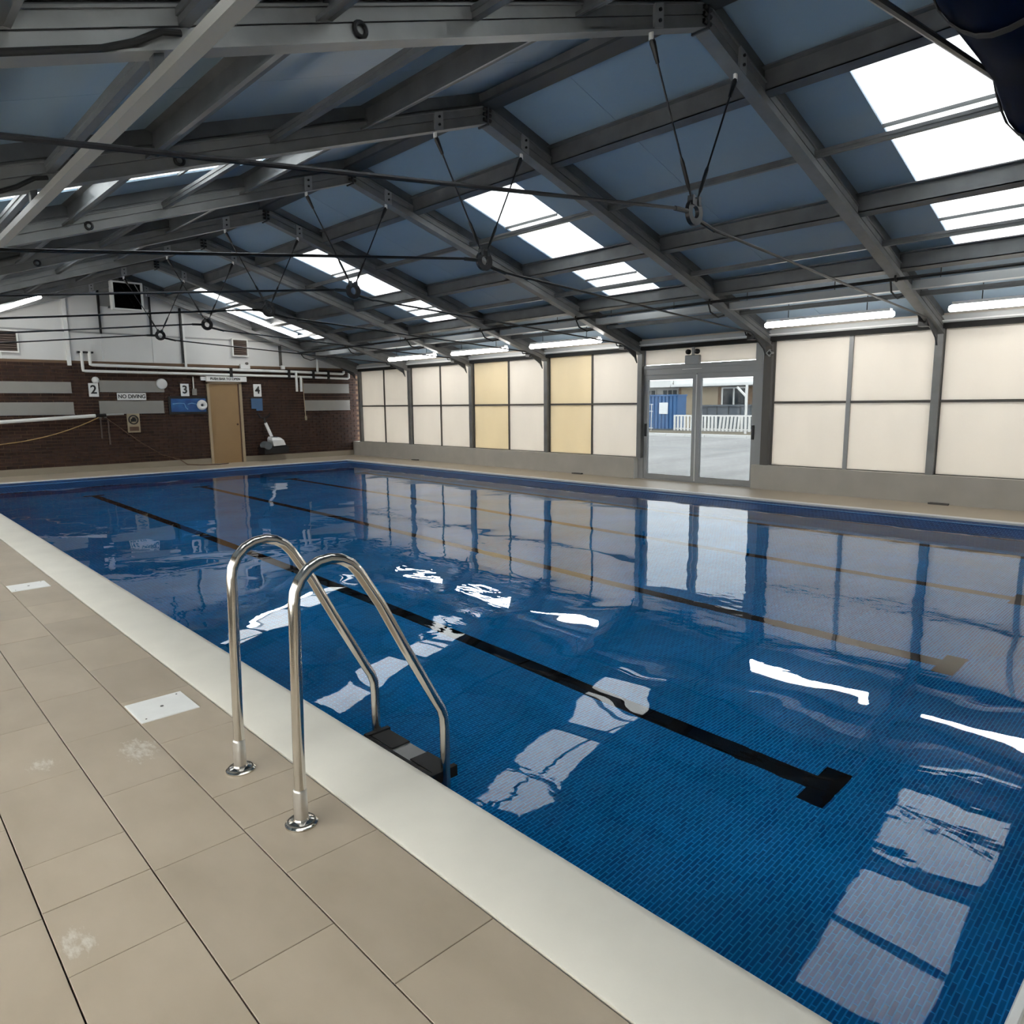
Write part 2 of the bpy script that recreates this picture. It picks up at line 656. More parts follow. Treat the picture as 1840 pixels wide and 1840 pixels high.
# tiles of the left deck: columns 0.3 m wide, running bond, one straight movement joint at Y = 2.32
cols_x = [-1.0, -0.92, -0.62, -0.32, -0.02, 0.28, 0.58, 0.88, 1.22]
tile_cache = {}
for ci in range(len(cols_x) - 1):
    x0, x1 = cols_x[ci], cols_x[ci + 1]
    off = 1.39 if ci % 2 == 1 else 1.692
    ys = [off + 0.605 * k for k in range(-6, 32)]
    ys = [y for y in ys if YB < y < YF] + [YB, YF]
    if min(abs(y - 2.32) for y in ys) > 0.05:
        ys.append(2.32)
    ys.sort()
    # long runs far away: joints cannot be seen there, the tiles are merged three by three
    out = [y for y in ys if y < 9.0]
    rest = [y for y in ys if y >= 9.0]
    out += rest[::3] + ([rest[-1]] if rest[-1] != rest[::3][-1] else [])
    ys = out
    for y0, y1 in zip(ys[:-1], ys[1:]):
        g, gy = 0.0022, 0.0012
        key = (round(x1 - x0, 3), round(y1 - y0, 3))
        if key not in tile_cache:
            a, b = (x1 - x0) / 2 - g, (y1 - y0) / 2 - gy
            tile_cache[key] = MB().bbox(-a, a, -b, b, -0.012, 0.0, 0.001).mesh('tile', 'deck_tile')
        o = bpy.data.objects.new('tile', tile_cache[key])
        col.objects.link(o)
        put(o, ((x0 + x1) / 2, (y0 + y1) / 2, random.uniform(-0.0006, 0.0004)), floor)

# white coping along the near (left) edge and the near end of the pool
cop = thing('trim_1', (1.4, 8, 0), 'white pool coping strip beside the ladder', None, None, 'structure')
prof = [(1.225, -0.02), (1.225, 0.004), (1.235, 0.008), (1.53, 0.008), (1.56, 0.003), (1.575, -0.012), (1.578, -0.05), (1.55, -0.07), (1.3, -0.07)]
MB().prism([(a, b) for a, b in prof], 1, 0.02, PY1 + 0.02).build('coping', 'coping', cop, True)
cop2 = thing('trim_2', (5, 0.15, 0), 'white pool coping at the end of the pool nearest the camera', None, None, 'structure')
MB().prism([(0.02, -0.02), (0.02, 0.008), (0.25, 0.008), (0.275, 0.003), (0.285, -0.012), (0.285, -0.06), (0.1, -0.06)], 0, 1.58, 10.14).build('coping', 'coping', cop2, True)
MB().prism([(0.262, 0.0075), (0.266, 0.013), (0.284, 0.011), (0.289, 0.0)], 0, 1.58, 10.14).build('nosing', 'rim_white', cop2)
# white lip along the window side and the far end
lip = thing('trim_3', (10.1, 8, 0), 'thin white lip where the deck meets the tiled pool rim', None, None, 'structure')
MB().prism([(10.06, -0.03), (10.055, -0.004), (10.075, 0.006), (10.14, 0.004), (10.14, -0.03)], 1, 0.02, PY1 + 0.05).build('lip', 'rim_white', lip)
MB().prism([(PY1 - 0.04, -0.03), (PY1 - 0.045, -0.004), (PY1 - 0.02, 0.006), (PY1 + 0.05, 0.004), (PY1 + 0.05, -0.03)], 0, 1.57, 10.14).build('lip', 'rim_white', lip)

# ------------------------------------------------------------------ pool basin and water
pool = thing('pool_basin', (5.8, 8.8, ZF), 'swimming pool basin lined with small blue mosaic tiles', 'pool')
MB().box(PX0 - 0.02, PX1 + 0.3, 0.2, PY1 + 0.3, ZF - 0.1, ZF).build('basin_floor', 'pool_floor_tile', pool)
MB().box(PX0 - 0.12, PX0 - 0.02, 0.2, PY1 + 0.1, ZF, -0.065).build('basin_wall', 'pool_wall_tile_x', pool)
MB().box(PX0 - 0.02, 10.1, 0.12, 0.262, ZF, -0.055).build('basin_wall', 'pool_wall_tile_y', pool)
MB().box(9.56, 10.2, 0.2, PY1 + 0.1, ZF, -0.24).build('basin_wall', 'pool_wall_tile_x', pool)
MB().box(PX0 - 0.02, 9.56, 16.12, PY1 + 0.1, ZF, -0.24).build('basin_wall', 'pool_wall_tile_y', pool)
# sloping tiled rim (window side and far end) running down into the water
MB().prism([(10.10, -0.25), (10.07, -0.006), (10.06, -0.03), (9.88, -0.045), (9.87, -0.038), (9.85, -0.048), (9.62, -0.10), (9.54, -0.16), (9.54, -0.25)], 1, 0.262, PY1).build('rim', 'rim_tile', pool)
MB().prism([(PY1, -0.25), (PY1 - 0.03, -0.006), (PY1 - 0.05, -0.03), (PY1 - 0.42, -0.045), (PY1 - 0.44, -0.036), (PY1 - 0.50, -0.05), (PY1 - 1.0, -0.10), (PY1 - 1.15, -0.16), (PY1 - 1.15, -0.25)], 0, PX0 - 0.02, 10.05).build('rim', 'rim_tile', pool)
MB().box(9.868, 9.882, 0.27, PY1 - 0.46, -0.041, -0.034).build('rim_nosing', 'light_blue', pool)
MB().box(PX0, 9.868, PY1 - 0.47, PY1 - 0.44, -0.040, -0.032).build('rim_nosing', 'light_blue', pool)
for x in (3.44, 5.45, 7.46, 9.30):
    MB().box(x - 0.065, x + 0.065, 1.43, 15.2, ZF, ZF + 0.004).box(x - 0.18, x + 0.18, 1.30, 1.43, ZF, ZF + 0.004).box(x - 0.18, x + 0.18, 15.2, 15.35, ZF, ZF + 0.004).build('lane_line', 'lane_black', pool)
wm = MB().add([(PX0 - 0.02, 0.262, ZW), (9.64, 0.262, ZW), (9.64, PY1 - 0.96, ZW), (PX0 - 0.02, PY1 - 0.96, ZW)], [(0, 1, 2, 3)])
wo = wm.build('pool_water', 'water')
tag(wo, 'still blue pool water with gentle ripples and reflections', 'water', kind='stuff')

# ------------------------------------------------------------------ brick end wall with gable cladding
wall = thing('wall_far', (5.1, YF, 0), 'dark red brick end wall behind the pool', None, None, 'structure')
MB().box(XL, 7.0, YF + 0.012, YF + 0.3, 0, 2.53).box(7.9, 11.5, YF + 0.012, YF + 0.3, 0, 2.53).box(7.0, 7.9, YF + 0.012, YF + 0.3, 2.1, 2.53).build('mortar_bed', 'mortar', wall)
MB().box(XL, 7.02, YF - 0.02, YF + 0.05, 0, 0.145).box(7.9, 11.2, YF - 0.02, YF + 0.05, 0, 0.145).build('skirting', 'plinth', wall)
bl, bh, jt = 0.225, 0.075, 0.012
bricks = []
for r in range(int((2.53 - 0.145) / bh)):
    z = 0.15 + r * bh
    x = XL + (bl / 2 if r % 2 else 0)
    while x < 11.3:
        a, b = x, x + bl
        if z < 2.1 and b > 7.0 and a < 7.9:
            if a < 7.0 - 0.03:
                b = 7.0
            elif b > 7.9 + 0.03:
                a = 7.9
            else:
                a = b
        if b > a:
            bricks.append((a, z, b - a))
        x += bl


def brick_box(mb, x, z, w_, dy=0.0):
    mb.box(x + jt / 2, x + w_ - jt / 2, YF + dy, YF + 0.03, z + jt / 2, z + bh - jt / 2)


# the bricks that show clearest in the picture one by one, the rest in one piece
vis = [b for b in bricks if 2.4 < b[0] < 4.3]
rest = [b for b in bricks if b[0] <= 2.4 or b[0] >= 4.3]
vis.sort(key=lambda b: -b[1])
single, rest = vis[:290], rest + vis[290:]
shared = MB().box(-bl / 2 + jt / 2, bl / 2 - jt / 2, -0.015, 0.015, -bh / 2 + jt / 2, bh / 2 - jt / 2).mesh('brick', 'brick_red')
for x, z, w_ in single:
    o = bpy.data.objects.new('brick', shared)
    col.objects.link(o)
    put(o, (x + bl / 2, YF + 0.015 + random.uniform(-0.003, 0.002), z + bh / 2), wall)
mb = MB()
for x, z, w_ in rest:
    brick_box(mb, x, z, w_, random.uniform(-0.003, 0.002))
tag(mb.build('brickwork', 'brick_red', wall), kind='stuff')
# cladding above the brickwork: separate sheets between light and dark posts
gx = [XL, 1.6, 2.75, 4.0, 4.7, 5.8, 6.5, 9.05, 11.35]
for a, b in zip(gx[:-1], gx[1:]):
    pts = [(a + 0.004, 2.53), (b - 0.004, 2.53), (b - 0.004, zu(b) + 0.29)]
    if a < RX < b:
        pts.append((RX, zu(RX) + 0.29))
    pts.append((a + 0.004, zu(a) + 0.29))
    MB().prism(pts, 1, YF + 0.03, YF + 0.1).build('cladding_panel', 'gable_panel', wall)
MB().box(2.7, 11.3, YF + 0.0, YF + 0.03, 3.16, 3.19).build('cladding_joint', 'alu_frame', wall)
for x, w_, mt_, zb in ((4.0, 0.08, 'white_paint', 2.42), (4.7, 0.035, 'black', 3.16), (5.8, 0.035, 'black', 3.16), (6.49, 0.04, 'black', 2.55), (6.54, 0.05, 'white_paint', 2.45), (9.05, 0.05, 'alu_dark', 2.55)):
    MB().box(x - w_ / 2, x + w_ / 2, YF - 0.03, YF + 0.03, zb, zu(x) + 0.05).build('cladding_post', mt_, wall)

# ------------------------------------------------------------------ walls beside and behind the camera
wl = thing('wall_left', (XL, 8, 0), 'low rendered wall under the left-hand panels', None, None, 'structure')
MB().box(XL - 0.2, XL, YB, YF, 0, 0.4).build('upstand', 'sill_render', wl)
MB().box(XL - 0.2, XL, YB, YF, 2.05, 2.50).build('head', 'eave_cream', wl)
wb = thing('wall_back', (5, YB, 0), 'light rendered end wall behind the camera', None, None, 'structure')
pts = [(XL - 0.2, 0), (11.5, 0), (11.5, zu(11.5) + 0.42), (RX, RZ + 0.42), (XL - 0.2, zu(XL - 0.2) + 0.42)]
MB().prism(pts, 1, YB - 0.2, YB).build('gable', 'gable_panel', wb)
mb = MB()
yy = YB
k = 0
for k in range(8):
    y0, y1 = YB + k * 2.58, YB + (k + 1) * 2.58
    wn = thing('window_%d' % (20 + k), (XL - 0.1, (y0 + y1) / 2, 0.4), None, None, None, 'structure')
    MB().box(XL - 0.12, XL - 0.1, y0 + 0.05, (y0 + y1) / 2 - 0.02, 0.4, 2.05).build('pane', 'window_sheet_clear', wn)
    MB().box(XL - 0.12, XL - 0.1, (y0 + y1) / 2 + 0.02, y1 - 0.05, 0.4, 2.05).build('pane', 'window_sheet_clear', wn)
    MB().box(XL - 0.16, XL - 0.04, y0 - 0.05, y0 + 0.05, 0.4, 2.05).box(XL - 0.14, XL - 0.06, (y0 + y1) / 2 - 0.02, (y0 + y1) / 2 + 0.02, 0.4, 2.05).build('window_frame', 'alu_frame', wn)

# ------------------------------------------------------------------ window wall
wr = thing('wall_right', (XR, 8, 0), 'low beige rendered wall under the translucent panels', None, None, 'structure')
D0, D1 = 5.93, 8.42     # door opening along Y
MB().bbox(XR, XR + 0.24, YB, 5.98, 0, 0.405, 0.006).build('upstand', 'sill_render', wr)
MB().bbox(XR, XR + 0.24, D1 + 0.02, YF, 0, 0.405, 0.006).build('upstand', 'sill_render', wr)
MB().box(XR, XR + 0.02, 6.0, 6.01, 0, 0.0).box(XR + 0.01, XR + 0.235, D1 + 0.012, D1 + 0.021, 0.0, 0.4).build('upstand_end', 'white_paint', wr)
MB().box(XR - 0.02, XR + 0.34, YB, YF, 2.50, 2.60).build('eave_beam', 'tray_grey', wr)
MB().box(XR - 0.05, XR - 0.015, YB, YF, 2.515, 2.535).build('eave_bead', 'white_paint', wr)
MB().box(XR + 0.0, XR + 0.3, YB, YF, 2.43, 2.50).build('head_shade_strip', 'black_rubber', wr)  # black strip standing in for the shadow under the eave beam
MB().box(XR + 0.1, XR + 0.3, YB, YF, 2.60, 2.74).build('eave_panel', 'eave_cream', wr)
bays = [(-1.4, 0.945), (0.945, 3.28), (3.28, 5.78), (8.38, 10.83), (10.83, 13.36), (13.36, 15.92), (15.92, 18.5)]
yel = {4: (1,), 3: (1,)}      # which half (0 = nearer, 1 = further) is yellowed
wlab = {0: 'window panel bay beside the camera, outside the picture', 1: 'white translucent window bay at the right-hand edge', 2: 'white translucent window bay between the glass door and the right-hand bay',
        3: 'translucent window bay beside the glass door, one half yellowed', 4: 'translucent window bay, one half yellowed, second from the glass door',
        5: 'all-white translucent window bay, second from the brick wall', 6: 'white translucent window bay next to the brick wall'}
XP = XR + 0.12
for k, (y0, y1) in enumerate(bays):
    wn = thing('window_%d' % (k + 1), (XP, (y0 + y1) / 2, 0.4), wlab[k], None, None, 'structure')
    ym = (y0 + y1) / 2 - 0.02
    if k == 2:
        y1 = 5.74
        ym = 4.48
    zs = (0.405, 1.44, 2.44)
    for h, (a, b) in enumerate(((y0 + 0.06, ym - 0.018), (ym + 0.018, y1 - 0.06))):
        mt_ = 'window_sheet_yellow' if h in yel.get(k, ()) else 'window_sheet'
        for z0, z1 in ((zs[0] + 0.01, zs[1] - 0.016), (zs[1] + 0.016, zs[2] - 0.006)):
            MB().box(XP, XP + 0.01, a, b, z0, z1).build('pane', mt_, wn)
    mw = 0.03 if k in (1, 2) else 0.014
    MB().box(XP - 0.03, XP + 0.03, ym - mw, ym + mw, zs[0], zs[2]).build('mullion', 'alu_frame' if k in (1, 2) else 'alu_dark', wn)
    MB().box(XP - 0.025, XP + 0.03, y0 + 0.04, y1 - 0.04, zs[1] - 0.018, zs[1] + 0.018).build('transom', 'alu_dark', wn)
    MB().box(XP - 0.02, XP + 0.03, y0 + 0.03, y0 + 0.062, zs[0], zs[2]).box(XP - 0.02, XP + 0.03, y1 - 0.062, y1 - 0.03, zs[0], zs[2]).box(XP - 0.02, XP + 0.03, y0 + 0.06, y1 - 0.06, zs[0], zs[0] + 0.012).build('window_frame', 'alu_dark', wn)
# window columns belong to the portal frames further down

# glazed double door
XD = XR + 0.16
d1 = thing('door_1', (XD, 7.16, 0), 'grey aluminium glazed double door in the window wall', None, None, 'structure')
MB().box(XD - 0.04, XD + 0.06, 8.30, 8.44, 0, 2.15).build('jamb', 'alu_frame', d1)
MB().box(XD - 0.04, XD + 0.06, 5.86, 6.0, 0, 2.15).build('jamb', 'alu_frame', d1)
MB().box(XD - 0.05, XD + 0.06, 5.86, 8.44, 1.97, 2.15).build('door_head', 'alu_frame', d1)
MB().box(XD - 0.07, XD - 0.05, 5.86, 8.44, 2.08, 2.13).build('head_trim', 'alu_frame', d1)
MB().box(XD - 0.03, XD + 0.05, 5.9, 8.4, 0.0, 0.025).build('threshold', 'alu_frame', d1)
for side, (ya, yb) in enumerate(((7.17, 8.30), (6.0, 7.15))):
    lf = MB().box(XD - 0.03, XD + 0.03, ya, ya + 0.075, 0.03, 1.97).box(XD - 0.03, XD + 0.03, yb - 0.075, yb, 0.03, 1.97)
    lf.box(XD - 0.03, XD + 0.03, ya + 0.075, yb - 0.075, 1.88, 1.97).box(XD - 0.03, XD + 0.03, ya + 0.075, yb - 0.075, 0.03, 0.11)
    leaf = lf.build('leaf', 'alu_frame', d1)
    MB().box(XD - 0.004, XD + 0.004, ya + 0.075, yb - 0.075, 0.11, 1.88).build('pane', 'door_glass', leaf)
    hy = yb - 0.04 if side == 0 else ya + 0.04
    MB().box(XD - 0.05, XD - 0.03, hy - 0.02, hy + 0.02, 0.82, 1.06).build('handle', 'black', leaf)
MB().box(XD - 0.045, XD - 0.03, 7.152, 7.168, 0.03, 1.95).build('meeting_strip', 'white_paint', d1)
MB().box(XD - 0.005, XD + 0.005, 6.04, 8.3, 2.16, 2.44).build('overpanel', 'window_sheet', d1)
MB().box(XD - 0.03, XD + 0.03, 8.3, 8.44, 2.15, 2.46).box(XD - 0.03, XD + 0.03, 5.9, 6.04, 2.15, 2.46).build('overpanel_frame', 'alu_frame', d1)
op = thing('door_sensor', (XD - 0.07, 7.2, 2.15), 'grey box with twin lamps above the glass door', 'door sensor')
MB().bbox(XD - 0.14, XD - 0.06, 7.07, 7.35, 2.13, 2.29, 0.01).build('housing', 'alu_frame', op)
MB().box(XD - 0.1, XD - 0.07, 7.19, 7.24, 2.29, 2.47).build('bracket', 'alu_frame', op)
for dy in (-0.08, 0.1):
    MB().lathe((XD - 0.12, 7.2 + dy, 2.35), [(0.02, -0.05), (0.045, -0.02), (0.045, 0.03), (0.03, 0.045)], 12, 0).build('lamp_head', 'black', op, True)
MB().box(XD - 0.142, XD - 0.135, 7.0, 7.4, 2.045, 2.052).build('indicator_strip', 'white_paint', op)
ec = thing('cable_box', (XR + 0.06, 5.78, 2.2), 'small square junction box on the jamb right of the glass door', 'junction box')
MB().ring((XR + 0.02, 5.74, 2.24), 0.035, 0.06, 0.06, 0, 4).build('box_rim', 'alu_frame', ec)
MB().box(XR - 0.005, XR + 0.05, 5.70, 5.78, 2.2, 2.28).build('box_body', 'black', ec)
for i, (y, lab) in enumerate(((3.1, 'dark drain outlet at the foot of the wall right of the glass door'), (9.85, 'small dark drain outlet at the foot of the wall left of the glass door'), (15.6, 'tiny dark drain outlet at the wall foot near the brick wall'))):
    dr = thing('drain_outlet', (XR - 0.03, y, 0), lab, 'drain', 'drain outlets at the foot of the window wall')
    MB().box(XR - 0.07, XR - 0.004, y - 0.12, y + 0.12, 0.0, 0.022).build('grate', 'black_rubber', dr)
    MB().box(XR - 0.075, XR - 0.066, y - 0.13, y + 0.13, 0.0, 0.026).build('rim', 'alu_dark', dr)

# ------------------------------------------------------------------ roof sheets and skylights
ceil = thing('ceiling', (RX, 8, RZ), 'blue-grey pitched roof lining with translucent skylights', None, None, 'structure')
OFF = 0.30


def sheet(x0, x1, y0, y1, name, mt_, t=0.04, off=OFF):
    a, b = zu(x0) + off, zu(x1) + off
    MB().prism([(x0, a), (x1, b), (x1, b + t), (x0, a + t)], 1, y0, y1).build(name, mt_, ceil)


edges = [YB] + FR[:-1] + [YF + 0.1]
sky_bays = {1: (1.66, 2.69), 3: (6.69, 7.70), 5: (11.62, 12.58), 7: (16.65, 17.6)}
XE0, XE1 = XL - 0.25, XR + 0.35
for k in range(len(edges) - 1):
    y0, y1 = edges[k], edges[k + 1]
    for side in (0, 1):
        xa, xb = (RX, XE1) if side else (XE0, RX)
        if k in sky_bays:
            s0, s1 = sky_bays[k]
            sa, sb = (6.38, 9.95) if side else (0.05, 3.6)
            sheet(xa, xb, y0, s0, 'roof_panel', 'roof_sheet')
            sheet(xa, xb, s1, y1, 'roof_panel', 'roof_sheet')
            sheet(xa, sa, s0, s1, 'roof_panel', 'roof_sheet')
            sheet(sb, xb, s0, s1, 'roof_panel', 'roof_sheet')
            sheet(sa, sb, s0 + 0.004, s1 - 0.004, 'skylight', 'skylight_sheet', 0.01, OFF + 0.015)
            for lx in ((7.18, 8.9) if side else (2.75, 1.15)):
                MB().beam((lx, s0 + 0.02, zu(lx) + OFF), (lx, s1, zu(lx) + OFF), 0.022, 0.03).build('lap_strip', 'purlin_metal', ceil)
        else:
            ym = (y0 + y1) / 2 + 0.3
            sheet(xa, xb, y0, ym - 0.002, 'roof_panel', 'roof_sheet')
            sheet(xa, xb, ym + 0.002, y1, 'roof_panel', 'roof_sheet')

# purlins running along the hall
side_txt = ('left-hand slope', 'right-hand slope')
for side in (0, 1):
    sg = 1 if side else -1
    plist = [(0.95, 'deep'), (1.95, 'thin'), (3.02, 'deep'), (3.76, 'thin'), (4.36, 'deep'), (5.12, 'thin')] if side else [(1.40, 'deep'), (2.30, 'thin'), (3.20, 'deep'), (3.88, 'thin'), (4.5, 'deep'), (5.2, 'thin')]
    for i, (dx, kind) in enumerate(plist):
        x = RX + sg * dx
        zb = zu(x) + 0.10
        sl = (SR if side else SL)
        lab = '%s grey roof purlin, %s below the ridge on the %s' % (kind, ['first', 'second', 'third', 'fourth', 'fifth', 'lowest'][i], side_txt[side])
        pu = thing('purlin', (x, 8, zb), lab, 'purlin', 'purlins of the ' + side_txt[side])
        if kind == 'deep':
            d = 0.17
            MB().prism([(x - 0.012, zb), (x + 0.012, zb), (x + 0.012, zb + d + 0.02), (x - 0.012, zb + d + 0.02)], 1, YB, YF + 0.02).build('web', 'purlin_metal', pu)
            MB().prism([(x - 0.012, zb + 0.012), (x + sg * 0.075, zb + 0.012 - 0.02), (x + sg * 0.075, zb - 0.03), (x - 0.012, zb)], 1, YB, YF + 0.02).build('flange', 'purlin_metal', pu)
            MB().prism([(x - 0.06, zb + d + sl * 0.05), (x + 0.012, zb + d), (x + 0.012, zb + d - 0.012), (x - 0.06, zb + d - 0.012 + sl * 0.05)], 1, YB, YF + 0.02).build('top_flange', 'purlin_metal', pu)
        else:
            MB().box(x - 0.03, x + 0.03, YB, YF + 0.02, zb + 0.02, zb + 0.05).build('rail', 'purlin_metal', pu)
            MB().box(x - 0.022, x + 0.022, YB, YF + 0.02, zb - 0.012, zb + 0.02).build('lower_rail', 'purlin_metal', pu)
rp = thing('ridge_purlin', (RX, 8, RZ + 0.3), 'dark grey ridge purlin along the top of the roof', 'purlin')
MB().prism([(RX - 0.07, RZ + 0.17), (RX + 0.07, RZ + 0.17), (RX + 0.09, RZ + 0.255), (RX - 0.09, RZ + 0.255)], 1, YB, YF + 0.05).build('beam', 'purlin_metal', rp)
MB().box(RX - 0.1, RX + 0.1, YB, YF, RZ + 0.145, RZ + 0.17).build('flange', 'frame_metal_dark', rp)

# ------------------------------------------------------------------ portal frames, tie rods


def rafter(mb_, xs, y, lay):
    for (z0, z1, w_) in lay:
        for k in range(len(xs) - 1):
            a, b = xs[k], xs[k + 1]
            mb_.loft([[(x, y - w_ / 2, zu(x) + z0), (x, y + w_ / 2, zu(x) + z0), (x, y + w_ / 2, zu(x) + z1), (x, y - w_ / 2, zu(x) + z1)] for x in (a, b)])


for i, y in enumerate(FR):
    far = i == len(FR) - 1
    where = ['overhead beside the camera, mostly out of view', 'nearest in full view', 'second from the camera', 'third from the camera', 'fourth from the camera', 'fifth from the camera', 'sixth from the camera', 'against the brick end wall'][i]
    fr = thing('portal_frame', (RX, y, 0), 'grey steel roof frame with rafters and posts, ' + where, 'roof frame', 'portal frames')
    for side in (0, 1):
        xs = (RX + 0.008, XR + 0.05) if side else (XL + 0.05, RX - 0.008)
        mb = MB()
        rafter(mb, xs, y, ((0, 0.011, 0.125), (0.011, 0.085, 0.095), (0.085, 0.094, 0.06), (0.094, 0.158, 0.095), (0.158, 0.17, 0.125)))
        raf = mb.build('rafter', 'frame_metal', fr)
        mb = MB()
        rafter(mb, xs, y, ((0.17, 0.195, 0.03), (0.195, 0.30, 0.07)))
        mb.build('spacer', 'purlin_metal', fr)
        if i > 0:
            # splice and bracket plates near the ridge
            xq = RX + (0.53 if side else -0.62)
            MB().loft([[(x, y - 0.068, zu(x) + 0.005), (x, y + 0.068, zu(x) + 0.005), (x, y + 0.068, zu(x) + 0.165), (x, y - 0.068, zu(x) + 0.165)] for x in (xq - 0.05, xq + 0.05)]).build('bracket_plate', 'alu_frame', fr)
            for bz in (0.05, 0.12):
                MB().lathe((xq, y - 0.075, zu(xq) + bz), [(0.012, -0.008), (0.012, 0.012)], 6, 1).build('bolt', 'black', fr)
            MB().tube([(xq, y, zu(xq) + 0.01), (xq, y, zu(xq) - 0.05)], 0.018, 8).build('lug', 'white_paint', fr)
            # knee bracket at the eave
            if side:
                MB().prism([(XR - 0.55, zu(XR - 0.55)), (XR - 0.1, zu(XR - 0.1)), (XR - 0.05, 2.20), (XR - 0.12, 2.30)], 1, y - 0.012, y + 0.012).build('knee_plate', 'frame_metal_dark', fr)
    if 1 <= i <= 6:
        MB().bbox(XR - 0.42, XR - 0.24, y + 0.02, y + 0.14, 2.44, 2.56, 0.02).build('junction_box', 'black', fr)
        MB().torus((XR - 0.40, y + 0.10, 2.60), 0.085, 0.011, 1, 18, 6).build('cable_loop', 'black_rubber', fr, True)
        MB().tube([(XR - 0.33, y + 0.08, 2.55), (XR - 0.5, y + 0.1, 2.68), (XR - 0.62, y + 0.09, 2.62), (XR - 0.55, y + 0.08, 2.50), (XR - 0.2, y + 0.07, 2.50)], 0.011, 6).build('cable', 'black_rubber', fr, True)
    MB().box(RX - 0.009, RX + 0.009, y - 0.075, y + 0.075, RZ - 0.02, RZ + 0.18).build('apex_plate', 'frame_metal_dark', fr)
    for bz in (0.03, 0.08, 0.13):
        for sx in (-1, 1):
            MB().lathe((RX + sx * 0.028, y - 0.055, RZ + bz), [(0.018, -0.02), (0.018, 0.02)], 6, 0).build('bolt', 'black', fr)
    if not far:
        MB().box(XL - 0.08, XL + 0.1, y - 0.05, y + 0.05, 0.4, zu(XL) + 0.1).build('post', 'frame_metal', fr)
    if i != 2:
        MB().box(XR + 0.04, XR + 0.2, y - 0.05, y + 0.05, 0.405, zu(XR) + 0.1).build('post', 'frame_metal', fr)
    else:
        MB().box(XR + 0.04, XR + 0.2, 5.72, 5.85, 0.405, zu(XR) + 0.1).build('post', 'alu_dark', fr)
    if 1 <= i <= 4:
        gx_ = 2.06
        MB().torus((gx_, y - 0.055, zu(gx_) + 0.055), 0.032, 0.012, 1, 18, 8).build('grommet', 'black', fr, True)
    if i in (1, 2, 3):
        # black cable clipped under the left rafter
        MB().tube([(x, y - 0.07, zu(x) + 0.012) for x in (-0.9, -0.3, 0.3, 0.9)] + [(1.02, y - 0.07, zu(1.02) + 0.03), (1.12, y - 0.07, zu(1.12) + 0.065), (1.2, y - 0.06, zu(1.2) + 0.06)], 0.014, 8).build('cable', 'black_rubber', fr, True)

for i, y in enumerate(FR[:-1]):
    where = ['out of the picture above the camera', 'nearest ring in view', 'second from the camera', 'third from the camera', 'fourth from the camera', 'fifth from the camera', 'hanging in front of the gable'][i]
    cx, cz = RX - 0.02, 2.93
    tr = thing('tie_rod', (cx, y, cz), 'thin steel tie rods meeting at a hanging ring, ' + where, 'tie rod', 'tie rods under the roof frames')
    MB().ring((cx, y, cz), 0.046, 0.1, 0.035, 1).build('ring', 'cable_steel', tr)
    r_ = 0.013
    MB().tube([(XL + 0.1, y, 2.28), (cx - 0.25, y, cz - 0.01)], r_, 8).build('rod', 'cable_steel', tr, True)
    MB().tube([(cx - 0.26, y, cz - 0.012), (cx - 0.085, y, cz - 0.004)], 0.019, 8).build('turnbuckle', 'black', tr, True)
    MB().tube([(cx + 0.08, y, cz - 0.05), (cx + 0.3, y, cz - 0.09)], 0.018, 8).build('turnbuckle', 'black', tr, True)
    MB().tube([(cx + 0.28, y, cz - 0.085), (XR - 0.25, y, 2.52)], r_, 8).build('rod', 'cable_steel', tr, True)
    for sx, xt in ((-1, RX - 0.62), (1, RX + 0.53)):
        zt = zu(xt) - 0.03
        p0, p1 = Vector((xt, y, zt)), Vector((cx + sx * 0.035, y, cz + 0.085))
        MB().tube([p0, p1], 0.008, 6).build('hanger_cable', 'cable_steel', tr, True)
        MB().tube([p0, p0.lerp(p1, 0.03), p0.lerp(p1, 0.15)], [0.012, 0.024, 0.014], 8).build('clevis', 'black', tr, True)
        MB().tube([p0.lerp(p1, 0.72), p0.lerp(p1, 0.75), p0.lerp(p1, 0.9), p0.lerp(p1, 0.93)], [0.009, 0.015, 0.015, 0.009], 8).build('turnbuckle', 'black', tr, True)
    for sx in (-1, 1):
        MB().beam((cx + sx * 0.045, y, cz + 0.05), (cx + sx * 0.04, y, cz + 0.12), 0.03, 0.05, (0, 1, 0)).build('shackle', 'frame_metal_dark', tr)

# ------------------------------------------------------------------ services under the roof
br = thing('conduit_bar', (1.12, 8, 2.78), 'long pale grey bar hung under the left-hand rafters', 'conduit')
MB().box(1.09, 1.15, YB, YF - 0.05, 2.755, 2.80).build('bar', 'bar_grey', br)
for y in FR[1:]:
    MB().box(1.10, 1.14, y - 0.03, y + 0.03, 2.80, zu(1.12) + 0.01).build('hanger', 'frame_metal_dark', br)
ty = thing('cable_tray', (9.95, 8, 2.85), 'light grey cable tray hung above the strip lights by the windows', 'cable tray')
MB().prism([(9.88, 2.82), (10.02, 2.82), (10.02, 2.92), (10.015, 2.92), (10.012, 2.83), (9.888, 2.83), (9.885, 2.92), (9.88, 2.92)], 1, YB, YF - 0.3).build('tray', 'tray_grey', ty)
for k in range(15):
    y = 0.4 + k * 1.27
    MB().tube([(9.95, y, 2.90), (9.95, y, zu(9.95) + OFF)], 0.006, 6).build('hanger_rod', 'alu_dark', ty)
pc = thing('black_conduit', (9.3, 8, 2.95), 'thin black conduit strapped under the right-hand rafters', 'conduit')
MB().tube([(9.42, 1.0, zu(9.42) - 0.03), (9.42, YF - 0.4, zu(9.42) - 0.03)], 0.02, 8).build('pipe', 'black_rubber', pc, True)
